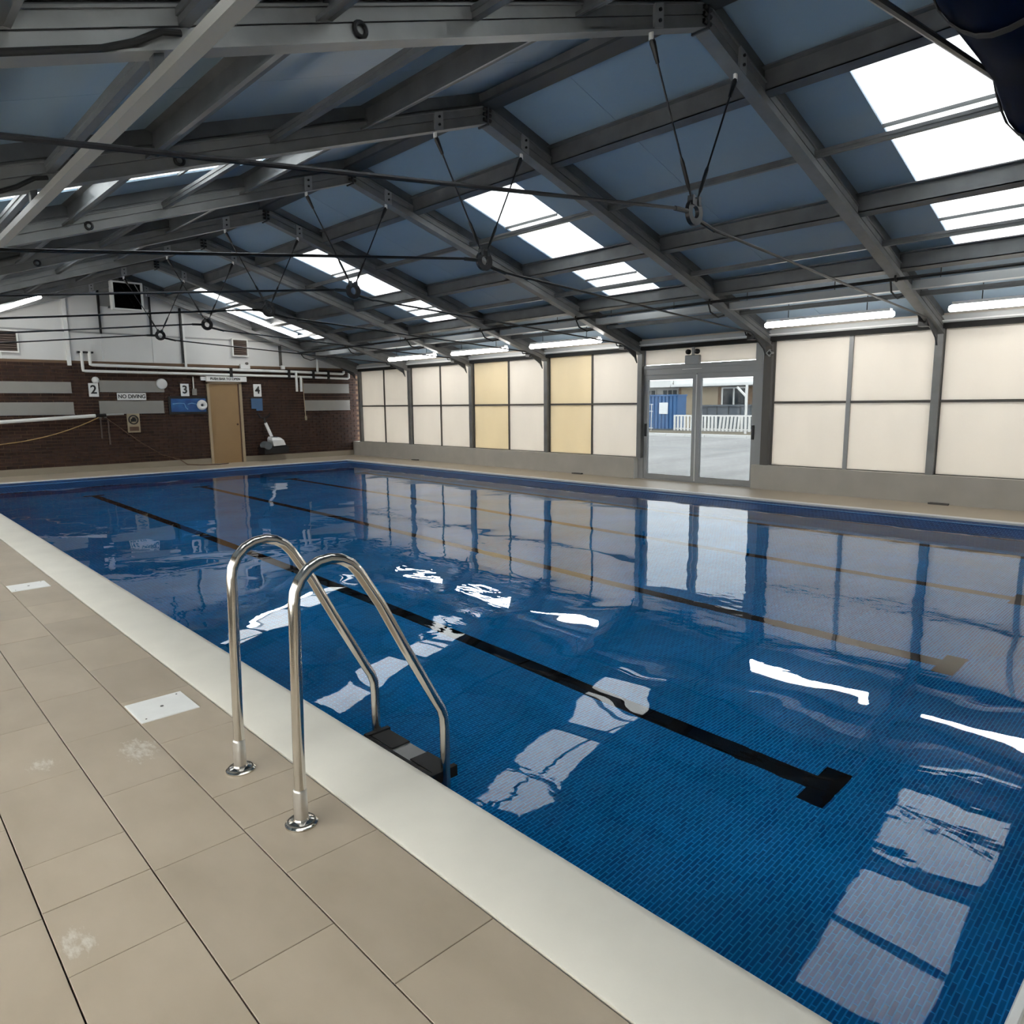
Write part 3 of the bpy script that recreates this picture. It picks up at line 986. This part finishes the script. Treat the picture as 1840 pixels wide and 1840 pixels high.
for y in FR[1:]:
    MB().torus((9.42, y - 0.02, zu(9.42) - 0.015), 0.04, 0.012, 1, 16, 6).build('clip', 'black', pc, True)
    MB().tube([(9.5, y + 0.07, zu(9.5) - 0.01), (9.6, y + 0.09, zu(9.6) - 0.09), (9.8, y + 0.08, zu(9.8) - 0.09), (9.95, y + 0.07, zu(9.95) + 0.0)], 0.012, 6).build('loop', 'black_rubber', pc, True)

tubes = [(0.95, 2.92), (3.56, 5.36), (8.53, 10.36), (11.03, 12.87), (13.47, 15.4), (16.1, 17.9)]
tl = ['strip light at the right-hand edge above the windows', 'strip light above the windows right of the glass door', 'strip light above the window bay left of the glass door', 'strip light above the yellowed window panels, second left of the door', 'strip light above the windows, third left of the door', 'short far strip light above the windows by the brick wall']
XT = 10.3
for (a, b), lab in list(zip(tubes, tl))[:5]:
    z = 2.585
    t = thing('strip_light', (XT, (a + b) / 2, z), 'glowing white ' + lab, 'strip light', 'strip lights above the windows')
    MB().tube([(XT, a, z), (XT, a + 0.02, z), (XT, b - 0.02, z), (XT, b, z)], [0.03, 0.042, 0.042, 0.03], 12).build('tube', 'tube_light', t, True)
    MB().box(XT - 0.05, XT + 0.05, a + 0.04, b - 0.04, z + 0.04, z + 0.075).build('housing', 'white_plastic', t)
    for y in (a + 0.35, b - 0.35):
        MB().tube([(XT, y, z + 0.07), (XT, y, zu(XT) + OFF)], 0.006, 6).build('hanger_wire', 'black', t)
for p0, p1, lab in (((2.05, 17.3, 3.15), (3.3, 17.3, 3.70), 'sloping white strip light at the left-hand side of the gable'), ((7.05, 17.3, 3.74), (8.81, 17.3, 3.21), 'sloping white strip light along the right-hand slope of the gable')):
    p0, p1 = Vector(p0), Vector(p1)
    t = thing('strip_light', (p0 + p1) / 2, lab, 'strip light', 'sloping strip lights on the gable')
    MB().tube([p0, p0.lerp(p1, 0.02), p0.lerp(p1, 0.98), p1], [0.03, 0.042, 0.042, 0.03], 12).build('tube', 'tube_light', t, True)
    up = Vector((0, 0, 0.06))
    MB().beam(p0 + up, p1 + up, 0.1, 0.035).build('housing', 'white_plastic', t)
    for q in (0.2, 0.8):
        c = p0.lerp(p1, q)
        MB().tube([c + up, (c.x, c.y, zu(c.x) + 0.2)], 0.008, 6).build('hanger_wire', 'alu_dark', t)

# navy tarpaulin roll slung over the nearest tie rod, top right of the picture
tp = thing('tarpaulin_bundle', (3.7, 0.85, 2.7), 'dark navy tarpaulin bundle slung under the roof at the top right', 'tarpaulin')
rings = []
path = [(2.60, 0.03), (2.63, 0.13), (2.72, 0.20), (2.95, 0.235), (3.3, 0.25), (3.7, 0.27), (4.1, 0.33), (4.6, 0.36), (5.1, 0.33), (5.35, 0.2), (5.4, 0.04)]


def roll_ring(x, r, k, g=1.0, dx=0.0):
    cz = 2.67 + r * 0.98 - 0.09 * min(1, max(0, (x - 3.8) / 0.5))
    return [(x + dx + 0.02 * sin(3 * a + k), 0.72 + g * r * cos(a) * (1 + 0.05 * sin(4 * a + k)), cz + g * r * sin(a) * (1 + 0.06 * sin(3 * a + 1.7 * k))) for a in [2 * pi * q / 28 for q in range(28)]]


MB().loft([roll_ring(x, r, k) for k, (x, r) in enumerate(path)]).build('roll', 'navy', tp, True)
for k in (3, 6):
    MB().loft([roll_ring(*path[k], k, 1.012, -0.02), roll_ring(*path[k], k, 1.03, -0.02), roll_ring(*path[k], k, 1.03, 0.02), roll_ring(*path[k], k, 1.012, 0.02)], cap=False).build('strap', 'black_rubber', tp, True)
MB().loft([[(2.75 + 0.3 * s, 0.66 + q, 3.02 - 0.30 * abs(q) - 0.02 * s) for q in (-0.17, -0.08, 0, 0.08, 0.17)] for s in (0, 0.5, 1)], cap=False, closed=False).build('flap', 'navy_light', tp, True)

# ------------------------------------------------------------------ pool ladder
ld = thing('pool_ladder', (1.05, 2.47, 0), 'stainless steel pool ladder with two curved handrails', 'pool ladder')
for y in (2.735, 2.212):
    pts = [(1.045, y, 0.012), (1.05, y, 0.3), (1.062, y, 0.72)]
    # half-round top
    for k in range(9):
        a = pi - k * (pi * 0.82) / 8
        pts.append((1.2 + 0.137 * cos(a), y, 0.795 + 0.137 * sin(a)))
    pts += [(1.40, y, 0.735), (1.50, y, 0.545), (1.645, y, 0.28), (1.672, y, 0.235), (1.685, y, 0.195), (1.688, y, 0.15), (1.688, y, -0.05), (1.688, y, -0.72)]
    rail = MB().tube(pts, 0.0205, 16).build('handrail', 'steel', ld, True)
    MB().lathe((1.045, y, 0), [(0.0245, 0.005), (0.0245, 0.125), (0.022, 0.13), (0.0205, 0.132)], 18).build('sleeve', 'steel_brushed', ld, True)
    fl = MB().lathe((1.045, y, 0), [(0.057, 0.0), (0.057, 0.006), (0.047, 0.013), (0.028, 0.018), (0.0245, 0.024)], 28).build('floor_flange', 'steel', ld, True)
    MB().torus((1.045, y, 0.011), 0.046, 0.004, 2, 24, 6).build('flange_groove', 'alu_dark', fl, True)
for k, z in enumerate((-0.055, -0.31, -0.56)):
    y0, y1 = 2.235, 2.712
    tr_ = MB().bbox(1.63, 1.745, y0, y1, z - 0.03, z, 0.008).build('tread', 'steel_brushed', ld)
    for a, b in ((y0 + 0.004, y0 + 0.17), (y1 - 0.17, y1 - 0.004)):
        MB().box(1.645, 1.74, a, b, z, z + 0.005).build('grip_pad', 'black_rubber', tr_)
    MB().box(1.612, 1.632, y0 - 0.02, y1 + 0.02, z - 0.03, z + 0.008).build('tread_lip', 'black_rubber', tr_)
    for y in (y0 - 0.012, y1 + 0.012):
        MB().box(1.62, 1.75, y - 0.012, y + 0.012, z - 0.035, z + 0.012).build('end_cap', 'black_rubber', tr_)

# ------------------------------------------------------------------ white skimmer lids in the deck
for (x0, x1, y0, y1), lab in (((0.885, 1.15, 3.475, 3.745), 'white square skimmer lid in the deck beside the ladder'), ((0.885, 1.155, 6.82, 7.08), 'white square skimmer lid further along the deck')):
    o = thing('skimmer_lid', ((x0 + x1) / 2, (y0 + y1) / 2, 0), lab, 'skimmer lid', 'skimmer lids in the deck')
    MB().bbox(x0, x1, y0, y1, 0.0, 0.006, 0.002).build('plate', 'lid_white', o)
    MB().lathe(((x0 + x1) / 2, (y0 + y1) / 2, 0.006), [(0.008, -0.001), (0.008, 0.002), (0.004, 0.003)], 10).build('screw', 'alu_dark', o)
    for s in (0.03,):
        MB().lathe((x0 + s, y0 + s, 0.006), [(0.004, -0.001), (0.004, 0.0015)], 8).build('screw', 'alu_dark', o)
        MB().lathe((x1 - s, y1 - s, 0.006), [(0.004, -0.001), (0.004, 0.0015)], 8).build('screw', 'alu_dark', o)

# ------------------------------------------------------------------ things on the brick wall
YS = YF - 0.004
d2 = thing('door_2', (7.45, YF, 0), 'tan painted door in the brick wall', None, None, 'structure')
MB().box(6.95, 7.95, YF + 0.06, YF + 0.2, 0, 2.2).build('back_lining', 'brown_hose', d2)
MB().box(7.06, 7.80, YF - 0.02, YF + 0.03, 0.0, 2.05).build('leaf', 'tan_door', d2)
MB().box(7.0, 7.06, YF - 0.05, YF + 0.06, 0, 2.09).build('jamb', 'tan_frame', d2)
MB().box(7.80, 7.83, YF - 0.03, YF + 0.05, 0, 2.09).build('stop', 'brown_hose', d2)
MB().box(7.83, 7.90, YF - 0.05, YF + 0.06, 0, 2.09).build('jamb', 'tan_frame', d2)
MB().box(7.0, 7.9, YF - 0.05, YF + 0.06, 2.05, 2.10).build('head', 'tan_frame', d2)
MB().lathe((7.73, YF - 0.05, 1.0), [(0.02, -0.03), (0.028, -0.01), (0.012, 0.0), (0.012, 0.03)], 12, 1).build('knob', 'brown_hose', d2, True)
hs = thing('door_sign', (7.45, YF - 0.08, 2.1), 'white lettered sign box over the tan door', 'sign')
MB().bbox(6.98, 8.02, YF - 0.12, YF - 0.05, 2.105, 2.235, 0.008).build('board', 'white_plastic', hs)
MB().box(6.86, 6.98, YF - 0.07, YF - 0.02, 2.13, 2.22).build('end_bracket', 'white_plastic', hs)
lettering('PUSH BAR TO OPEN', 0.085, (7.46, YF - 0.124, 2.17), hs)
for (x0, x1, z0, z1), ch, lab in (((4.33, 4.53, 1.72, 2.03), '2', 'white lane sign numbered 2 beside the left-hand grey boards'), ((6.36, 6.56, 1.735, 2.04), '3', 'white lane sign numbered 3 above the blue picture board'), ((8.23, 8.44, 1.72, 2.05), '4', 'white lane sign numbered 4 right of the tan door')):
    o = thing('lane_sign', ((x0 + x1) / 2, YS, z0), lab, 'sign', 'lane number signs')
    MB().box(x0, x1, YF - 0.035, YF - 0.012, z0, z1).build('board', 'white_plastic', o)
    lettering(ch, 0.27, ((x0 + x1) / 2, YF - 0.037, (z0 + z1) / 2), o, name='number')
o = thing('warning_sign', (5.22, YS, 1.64), 'long white sign reading NO DIVING', 'sign')
MB().box(4.91, 5.54, YF - 0.05, YF - 0.02, 1.64, 1.81).build('board', 'white_plastic', o)
lettering('NO DIVING', 0.125, (5.225, YF - 0.053, 1.722), o, squash=0.92)
o = thing('warning_sign', (5.22, YS, 0.87), 'small framed sign with a dark ring symbol above a brown text block', 'sign')
MB().box(5.08, 5.36, YF - 0.03, YF - 0.012, 0.87, 1.32).build('board', 'ext_cream', o)
MB().ring((5.22, YF - 0.034, 1.175), 0.085, 0.115, 0.006, 1).build('ring_symbol', 'print_black', o)
MB().box(5.16, 5.28, YF - 0.037, YF - 0.03, 1.13, 1.20).box(5.19, 5.25, YF - 0.037, YF - 0.03, 1.20, 1.235).build('pictogram', 'print_black', o)
MB().beam((5.15, YF - 0.035, 1.105), (5.29, YF - 0.035, 1.245), 0.006, 0.022, (0, 1, 0)).build('slash', 'print_black', o)
MB().box(5.12, 5.325, YF - 0.034, YF - 0.03, 0.91, 1.01).build('text_block', 'brown_hose', o)
boards = [((1.9, 3.99, 1.81, 2.05), 'upper long grey board on the brickwork at the left edge'), ((1.9, 4.0, 1.33, 1.6), 'lower long grey board on the brickwork at the left edge'),
          ((4.56, 5.98, 1.84, 2.095), 'grey board between the lane 2 sign and the pale disc'), ((4.52, 5.94, 1.33, 1.625), 'grey board under the NO DIVING sign'),
          ((9.69, 11.13, 1.83, 2.085), 'upper grey board beside the windows'), ((9.69, 11.14, 1.34, 1.62), 'lower grey board beside the windows')]
for (x0, x1, z0, z1), lab in boards:
    o = thing('wall_board', ((x0 + x1) / 2, YS, z0), lab, 'board', 'grey boards on the brick wall')
    MB().bbox(x0, x1, YF - 0.018, YF - 0.002, z0, z1, 0.0).build('panel', 'grey_board', o)
    MB().box(x0 - 0.008, x1 + 0.008, YF - 0.022, YF - 0.002, z0 - 0.012, z0).build('edge_strip', 'alu_frame', o)
for x, z, r, lab in ((5.93, 2.03, 0.125, 'large pale round lamp on the brick wall'), (4.49, 2.1, 0.075, 'small pale round lamp above the lane 2 sign')):
    o = thing('bulkhead_lamp', (x, YS, z), lab, 'lamp', 'round lamps on the brick wall')
    MB().lathe((x, YF - 0.02, z), [(r, 0.018), (r, -0.01), (r * 0.93, -0.03), (r * 0.6, -0.05), (r * 0.2, -0.057)], 24, 1).build('diffuser', 'gable_panel', o, True)
    MB().ring((x, YF - 0.01, z), r * 0.98, r * 1.06, 0.02, 1).build('rim', 'alu_frame', o)
o = thing('picture_board', (6.55, YS, 1.3), 'blue picture board left of the tan door', 'picture')
MB().box(6.05, 6.99, YF - 0.03, YF - 0.006, 1.29, 1.73).build('frame', 'black', o)
MB().box(6.10, 6.95, YF - 0.036, YF - 0.03, 1.345, 1.675).build('print', 'blue_poster', o)
for pts in ([(6.14, 1.54), (6.3, 1.56), (6.42, 1.55), (6.45, 1.45), (6.5, 1.4)], [(6.5, 1.53), (6.6, 1.56), (6.7, 1.54), (6.78, 1.46), (6.82, 1.39)]):
    MB().tube([(a, YF - 0.037, b) for a, b in pts], 0.012, 6).build('wave_motif', 'light_blue', o)
o = thing('ring_buoy', (6.83, YF - 0.05, 1.5), 'round white ring with a dark centre on the blue board', 'ring')
MB().torus((6.84, YF - 0.075, 1.51), 0.082, 0.048, 1, 24, 10).build('ring', 'white_plastic', o, True)
MB().lathe((6.84, YF - 0.05, 1.51), [(0.04, 0.0), (0.04, -0.01)], 12, 1).build('hub', 'ext_grey', o)
o = thing('fuse_switch', (6.72, YS, 1.75), 'small grey pull switch above the blue board', 'switch')
MB().bbox(6.64, 6.74, YF - 0.06, YF - 0.004, 1.76, 1.92, 0.0).build('body', 'grey_board', o)
MB().box(6.67, 6.695, YF - 0.03, YF - 0.004, 1.92, 2.22).build('conduit', 'white_paint', o)
# pipework
pp = thing('water_pipes', (7.7, YS, 2.3), 'pair of white pipes running along the top of the brick wall', 'pipe')
yq = YF - 0.09
MB().tube([(4.40, yq, 2.74), (4.40, yq, 2.50), (4.40, yq, 2.455), (4.44, yq, 2.44), (6.0, yq, 2.42), (9.2, yq, 2.40), (10.9, yq, 2.37), (10.93, yq, 2.39), (10.93, yq, 2.45)], 0.036, 10).build('pipe', 'white_paint', pp, True)
MB().tube([(4.24, yq, 2.74), (4.24, yq, 2.34), (4.24, yq, 2.31), (4.28, yq, 2.30), (6.0, yq, 2.29), (9.2, yq, 2.27), (11.06, yq, 2.24), (11.1, yq, 2.26), (11.1, yq, 2.40)], 0.032, 10).build('pipe', 'white_paint', pp, True)
for x in (7.62, 9.22, 9.95, 10.42):
    MB().box(x - 0.035, x + 0.035, yq - 0.05, YF, 2.22, 2.455).build('pipe_clamp', 'black', pp)
for x in (9.42, 9.55):
    MB().tube([(x, yq - 0.05, 2.40 if x < 9.5 else 2.27), (x, yq - 0.05, 1.86)], 0.034, 10).build('drop_pipe', 'white_paint', pp, True)
MB().tube([(10.1, yq, 2.39), (10.1, yq, 2.78)], 0.035, 10).build('riser', 'white_paint', pp, True)
MB().box(4.16, 4.48, yq - 0.02, YF, 2.70, 2.74).build('pipe_clamp', 'black', pp)
o = thing('wall_cable', (9.7, YS, 1.1), 'thin pale conduit dropping down the bricks beside the grey boards', 'conduit')
MB().tube([(9.60, YF - 0.03, 2.26), (9.66, YF - 0.03, 2.2), (9.68, YF - 0.03, 1.6), (9.70, YF - 0.03, 1.08)], 0.011, 6).build('conduit', 'tan_frame', o, True)
MB().box(9.68, 9.73, YF - 0.045, YF - 0.002, 1.06, 1.18).build('end_cap', 'ext_cream', o)
o = thing('emergency_light', (8.0, YS, 2.46), 'small white emergency light above the pipes', 'emergency light')
MB().bbox(7.9, 8.1, YF - 0.09, YF - 0.004, 2.45, 2.57, 0.01).build('body', 'white_plastic', o)
MB().lathe((8.06, YF - 0.1, 2.58), [(0.035, 0.03), (0.035, -0.03)], 12, 1).build('lamp_head', 'alu_dark', o)
MB().box(8.11, 8.16, YF - 0.07, YF - 0.004, 2.45, 2.56).build('end_box', 'white_plastic', o)
o = thing('sensor_box', (9.07, YS, 2.45), 'little white box on the dark post above the pipes', 'sensor')
MB().bbox(9.03, 9.12, YF - 0.11, YF - 0.032, 2.46, 2.56, 0.008).build('body', 'white_plastic', o)
MB().tube([(9.06, YF - 0.06, 2.56), (9.05, YF - 0.06, 3.1)], 0.012, 6).build('cable', 'alu_dark', o)
# fan and louvres on the gable
YQ = 18.27
o = thing('extractor_fan', (5.17, YQ, 3.67), 'square black extractor fan in a white frame on the gable', 'fan')
MB().box(4.86, 5.48, YQ - 0.04, YQ + 0.1, 3.69, 4.27).build('opening', 'fan_mesh', o)
MB().box(4.84, 4.885, YQ - 0.07, YQ + 0.12, 3.665, 4.295).box(5.455, 5.50, YQ - 0.07, YQ + 0.12, 3.665, 4.295).box(4.885, 5.455, YQ - 0.07, YQ + 0.12, 3.665, 3.70).box(4.885, 5.455, YQ - 0.07, YQ + 0.12, 4.26, 4.295).build('frame', 'white_paint', o)
for k in range(4):
    a = k * pi / 2 + 0.5
    MB().beam((5.17, YQ - 0.05, 3.98), (5.17 + 0.26 * cos(a), YQ - 0.046, 3.98 + 0.26 * sin(a)), 0.004, 0.09, (0, 1, 0)).build('blade', 'fan_mesh', o)
MB().tube([(5.32, YQ - 0.06, 4.28), (5.44, YQ - 0.06, 4.05)], 0.008, 6).build('stay', 'alu_frame', o)
MB().box(4.9, 4.94, YQ + 0.1, YF + 0.02, 3.75, 3.79).box(5.40, 5.44, YQ + 0.1, YF + 0.02, 3.75, 3.79).build('bracket_arm', 'alu_dark', o)
o = thing('gable_shade_sheet', (5.25, YS, 3.55), 'dark grey sheet behind the extractor fan, standing in for gable shade', 'panel')
MB().box(4.73, 5.78, YF - 0.008, YF + 0.02, 3.78, 4.4).build('sheet', 'alu_frame', o)  # dark sheet in place of the shade high on the gable
MB().box(4.73, 5.78, YF - 0.012, YF + 0.02, 3.765, 3.78).build('trim', 'white_paint', o)
for (x0, x1, z0, z1), lab in (((7.72, 8.14, 2.76, 3.21), 'square brown louvre vent right on the gable'), ((2.62, 3.07, 2.66, 3.14), 'square brown louvre vent at the left edge of the gable')):
    o = thing('louvre_vent', ((x0 + x1) / 2, YS, z0), lab, 'vent', 'louvre vents on the gable')
    t_ = 0.03
    MB().box(x0, x0 + t_, YF - 0.07, YF + 0.01, z0, z1).box(x1 - t_, x1, YF - 0.07, YF + 0.01, z0, z1).box(x0 + t_, x1 - t_, YF - 0.07, YF + 0.01, z0, z0 + t_).box(x0 + t_, x1 - t_, YF - 0.07, YF + 0.01, z1 - t_, z1).build('frame', 'white_paint', o)
    MB().box(x0 + t_, x1 - t_, YF - 0.01, YF + 0.01, z0 + t_, z1 - t_).build('back', 'fan_mesh', o)
    n = 8
    for k in range(n):
        z = z0 + t_ + (k + 0.5) * (z1 - z0 - 2 * t_) / n
        MB().loft([[(x, YF - 0.055, z - 0.022), (x, YF - 0.05, z - 0.026), (x, YF - 0.014, z + 0.018), (x, YF - 0.018, z + 0.022)] for x in (x0 + t_, x1 - t_)]).build('slat', 'louvre', o)
# pole with hoses, left
o = thing('telescopic_pole', (3.4, YF - 0.1, 1.2), 'long white pole held against the left brickwork', 'pole')
MB().tube([(1.7, YF - 0.12, 1.13), (4.40, YF - 0.1, 1.285)], 0.042, 10).build('pole', 'white_paint', o, True)
MB().tube([(4.40, YF - 0.1, 1.285), (4.62, YF - 0.1, 1.297)], 0.04, 10).build('grip', 'black', o, True)
MB().tube([(4.62, YF - 0.1, 1.297), (5.0, YF - 0.1, 1.315)], 0.022, 8).build('tip', 'tray_grey', o, True)
for x in (2.3, 4.48):
    MB().box(x - 0.03, x + 0.03, YF - 0.17, YF - 0.002, 1.10 if x < 3 else 1.21, 1.14 if x < 3 else 1.245).build('bracket', 'alu_dark', o)
o = thing('hose', (3.5, YF - 0.15, 0.7), 'thin yellow hose sagging from the end of the white pole', 'hose')
hp = []
for k in range(15):
    u = k / 14
    x = 4.46 + (1.9 - 4.46) * u
    hp.append((x, YF - 0.13, 0.685 + 0.56 * (1 - u) ** 2.3 + 0.06 * max(0, u - 0.8)))
MB().tube(hp, 0.012, 6).build('hose_line', 'yellow_hose', o, True)
MB().lathe((1.9, YF - 0.13, 0.70), [(0.02, -0.03), (0.02, 0.03)], 8, 0).build('coupling', 'alu_dark', o)
o = thing('hose', (5.6, YF - 0.15, 0.0), 'thin brown hose sloping from the pole down to the floor', 'hose')
hp = [(4.6, YF - 0.1, 1.24), (5.0, YF - 0.08, 0.9), (5.4, YF - 0.07, 0.57), (5.8, YF - 0.07, 0.3), (6.2, YF - 0.08, 0.16), (6.35, YF - 0.15, 0.03), (6.6, YF - 0.35, 0.014), (7.0, YF - 0.5, 0.014), (7.3, YF - 0.35, 0.014)]
MB().tube(hp, 0.013, 6).build('hose_line', 'brown_hose', o, True)
MB().lathe((4.6, YF - 0.1, 1.24), [(0.022, -0.03), (0.022, 0.03)], 8, 0).build('coupling', 'alu_dark', o)
MB().box(4.50, 4.53, YF - 0.03, YF - 0.002, 0.75, 1.2).box(4.66, 4.69, YF - 0.03, YF - 0.002, 0.6, 1.2).build('wall_rail', 'louvre', o)
# pool cleaner hung on the wall
o = thing('pool_cleaner', (8.6, YF - 0.2, 0.2), 'black and white pool cleaner hung on the bricks with its handle up', 'pool cleaner')
MB().bbox(8.26, 8.95, YF - 0.42, YF - 0.03, 0.20, 0.42, 0.05).build('body', 'black', o)
MB().lathe((8.36, YF - 0.30, 0.42), [(0.10, -0.16), (0.115, -0.1), (0.115, 0.1), (0.10, 0.16)], 16, 1).build('brush_roller', 'ext_grey', o, True)
wc = MB().loft([[(8.52, YF - 0.44, 0.40), (8.86, YF - 0.44, 0.42), (8.86, YF - 0.1, 0.42), (8.52, YF - 0.1, 0.40)], [(8.49, YF - 0.42, 0.56), (8.82, YF - 0.42, 0.55), (8.82, YF - 0.1, 0.57), (8.49, YF - 0.1, 0.58)], [(8.51, YF - 0.36, 0.63), (8.75, YF - 0.36, 0.62), (8.75, YF - 0.14, 0.64), (8.51, YF - 0.14, 0.65)]]).build('cover', 'white_plastic', o)
MB().box(8.55, 8.68, YF - 0.34, YF - 0.22, 0.62, 0.65).build('hatch', 'ext_grey', wc)
MB().beam((8.58, YF - 0.2, 0.64), (8.46, YF - 0.12, 1.02), 0.07, 0.05, (0, 1, 0)).build('handle_arm', 'white_plastic', o)
MB().tube([(8.465, YF - 0.12, 1.0), (8.44, YF - 0.1, 1.16)], 0.03, 8).build('handle_neck', 'black', o, True)
MB().tube([(8.27, YF - 0.1, 1.28), (8.33, YF - 0.1, 1.17), (8.44, YF - 0.1, 1.14), (8.56, YF - 0.1, 1.19), (8.62, YF - 0.1, 1.27)], 0.024, 8).build('handle_grip', 'black', o, True)
MB().box(8.5, 8.7, YF - 0.04, YF - 0.002, 0.42, 0.5).build('hook', 'alu_dark', o)
o = thing('cloth_bag', (8.3, YS, 1.35), 'small faded blue cloth hanging under the lane 4 sign', 'cloth')
MB().loft([[(x, YF - 0.02 - 0.006 * sin(30 * x), z) for x in (8.15, 8.22, 8.29, 8.36, 8.43, 8.46)] + [(x, YF - 0.008 - 0.004 * sin(30 * x), z) for x in (8.46, 8.43, 8.36, 8.29, 8.22, 8.15)] for z in (1.40, 1.5, 1.6, 1.68)]).build('cloth', 'blue_cloth', o, True)
MB().box(8.14, 8.47, YF - 0.03, YF - 0.004, 1.675, 1.70).build('hanging_rail', 'black', o)
MB().box(8.28, 8.46, YF - 0.02, YF - 0.008, 1.345, 1.40).build('hem', 'blue_cloth', o)

# ------------------------------------------------------------------ outside the glass door
gr = MB().box(XR + 0.55, 90, -45, 90, -0.5, -0.06).build('floor_outside', 'asphalt')
tag(gr, 'pale wet asphalt yard outside the glass door', None, None, 'structure')
MB().box(XR + 0.3, XR + 0.6, -10, 30, -0.4, -0.03).build('floor_step', 'kerb')
bpy.data.objects['floor_step']['kind'] = 'structure'
bpy.data.objects['floor_step']['label'] = 'concrete doorstep strip outside the glass door'
o = thing('kerb', (28, 18, -0.06), 'white kerb edging across the yard outside', 'kerb')
for k in range(22):
    y = 8 + k * 1.0
    MB().box(27.6, 27.9, y, y + 0.985, -0.06, 0.06).build('kerb_stone', 'kerb', o)
bed = MB().box(27.9, 31.6, 6, 34, -0.06, 0.02).build('planting_bed', 'planter')
tag(bed, 'brown strip of bare earth behind the kerb', 'ground')
fe = thing('picket_fence', (31, 18, 0), 'white picket fence in front of the brown building outside', 'fence')
pk = MB().box(-0.025, 0.025, -0.05, 0.05, 0, 0.72).mesh('picket', 'ext_white')
y = 13.6
k = 0
while y < 20.9:
    p = bpy.data.objects.new('picket', pk)
    col.objects.link(p)
    put(p, (31.0, y, 0.06), fe)
    if 17.3 < y < 18.3:
        p.rotation_euler.x = 0.10
    y += 0.195
MB().box(31.03, 31.07, 13.5, 20.9, 0.76, 0.83).build('rail', 'ext_white', fe)
MB().box(31.03, 31.07, 13.5, 20.9, 0.12, 0.18).build('rail', 'ext_white', fe)
bd = thing('building', (38, 20, 0), 'low brown building with white windows and white fascia outside', 'building')
MB().box(37, 46, 8, 24.6, -0.06, 2.35).build('wall', 'ext_brick', bd)
MB().box(36.96, 37.0, 21.95, 24.4, 0.0, 2.35).build('render_panel', 'ext_cream', bd)
MB().box(36.3, 46.5, 7, 24.7, 2.36, 2.50).build('fascia', 'ext_white', bd)
MB().box(36.6, 46.5, 7, 24.7, 2.5, 2.75).build('roof', 'ext_white', bd)
MB().box(36.32, 36.5, 7, 24.7, 2.30, 2.36).build('gutter', 'ext_dark', bd)
for (a, b) in ((20.15, 21.7), (17.9, 19.75), (14.6, 16.6)):
    wn = MB().box(36.9, 36.99, a, b, 1.12, 1.25).box(36.9, 36.99, a, b, 2.2, 2.28).box(36.9, 36.99, a, a + 0.09, 1.25, 2.2).box(36.9, 36.99, b - 0.09, b, 1.25, 2.2).box(36.9, 36.99, (a + b) / 2 - 0.045, (a + b) / 2 + 0.045, 1.25, 2.2).build('window', 'ext_white', bd)
    MB().box(36.95, 36.98, a + 0.09, b - 0.09, 1.25, 2.2).build('pane', 'ext_dark', wn)
b2 = thing('building', (40, 27, 0), 'white building with small windows behind the blue container', 'building')
MB().box(40, 48, 24.8, 38, -0.06, 2.36).build('wall', 'ext_white', b2)
MB().box(36.3, 48, 24.75, 40, 2.36, 2.75).build('roof_edge', 'ext_white', b2)
for a in (25.2, 26.6, 28.3):
    wn = MB().box(39.9, 39.99, a, a + 1.2, 1.75, 2.3).build('window', 'ext_white', b2)
    for q in (0.08, 0.46, 0.84):
        MB().box(39.87, 39.91, a + q, a + q + 0.28, 1.82, 2.24).build('pane', 'ext_grey', wn)
cn = thing('shipping_container', (34, 23, 0), 'blue ribbed metal container with a white notice', 'container')
MB().box(33.06, 33.9, 22.05, 24.3, -0.06, 1.84).build('body', 'container_blue', cn)
for k in range(9):
    y = 22.12 + k * 0.235
    MB().box(33.0, 33.06, y, y + 0.13, 0.05, 1.78).build('rib', 'container_blue', cn)
MB().box(32.98, 33.92, 22.0, 24.34, 1.80, 1.88).build('top_rail', 'container_blue', cn)
MB().box(32.98, 33.92, 22.0, 24.34, -0.06, 0.04).build('bottom_rail', 'ext_grey', cn)
nt_ = thing('notice', (32.97, 22.9, 0.85), 'white paper notice on the blue container', 'notice')
MB().box(32.96, 32.985, 22.6, 23.15, 0.84, 1.45).build('sheet', 'notice_white', nt_)
MB().box(32.985, 32.999, 22.65, 23.1, 1.38, 1.43).build('clip', 'ext_grey', nt_)
sh = thing('garden_shed', (35, 21, 0), 'dark grey shed between the container and the brown building', 'shed')
MB().box(35.0, 36.4, 18.9, 21.9, -0.06, 1.22).build('wall', 'ext_grey', sh)
MB().box(34.9, 36.5, 18.8, 22.0, 1.22, 1.30).build('roof', 'ext_grey', sh)
for y in (19.4, 20.1, 20.8, 21.4):
    MB().box(34.97, 35.0, y, y + 0.03, 0, 1.2).build('cover_strip', 'ext_dark', sh)
lp = thing('timber_post', (30, 16.4, 0), 'pale timber post with an angled brace outside the door', 'post')
MB().box(29.96, 30.04, 16.33, 16.41, -0.06, 2.2).build('post', 'ext_white', lp)
MB().beam((30, 16.4, 1.7), (30, 16.85, 2.12), 0.07, 0.08).build('brace', 'ext_white', lp)
rf = thing('railing', (30, 23, 0), 'pale metal railing beside the blue container', 'railing')
for k in range(8):
    MB().tube([(30.5, 21.9 + k * 0.2, -0.02), (30.5, 21.9 + k * 0.2, 1.35)], 0.018, 6).build('bar', 'ext_white', rf)
for z in (0.15, 1.0, 1.35):
    MB().box(30.48, 30.52, 21.8, 23.4, z, z + 0.04).build('rail', 'ext_white', rf)
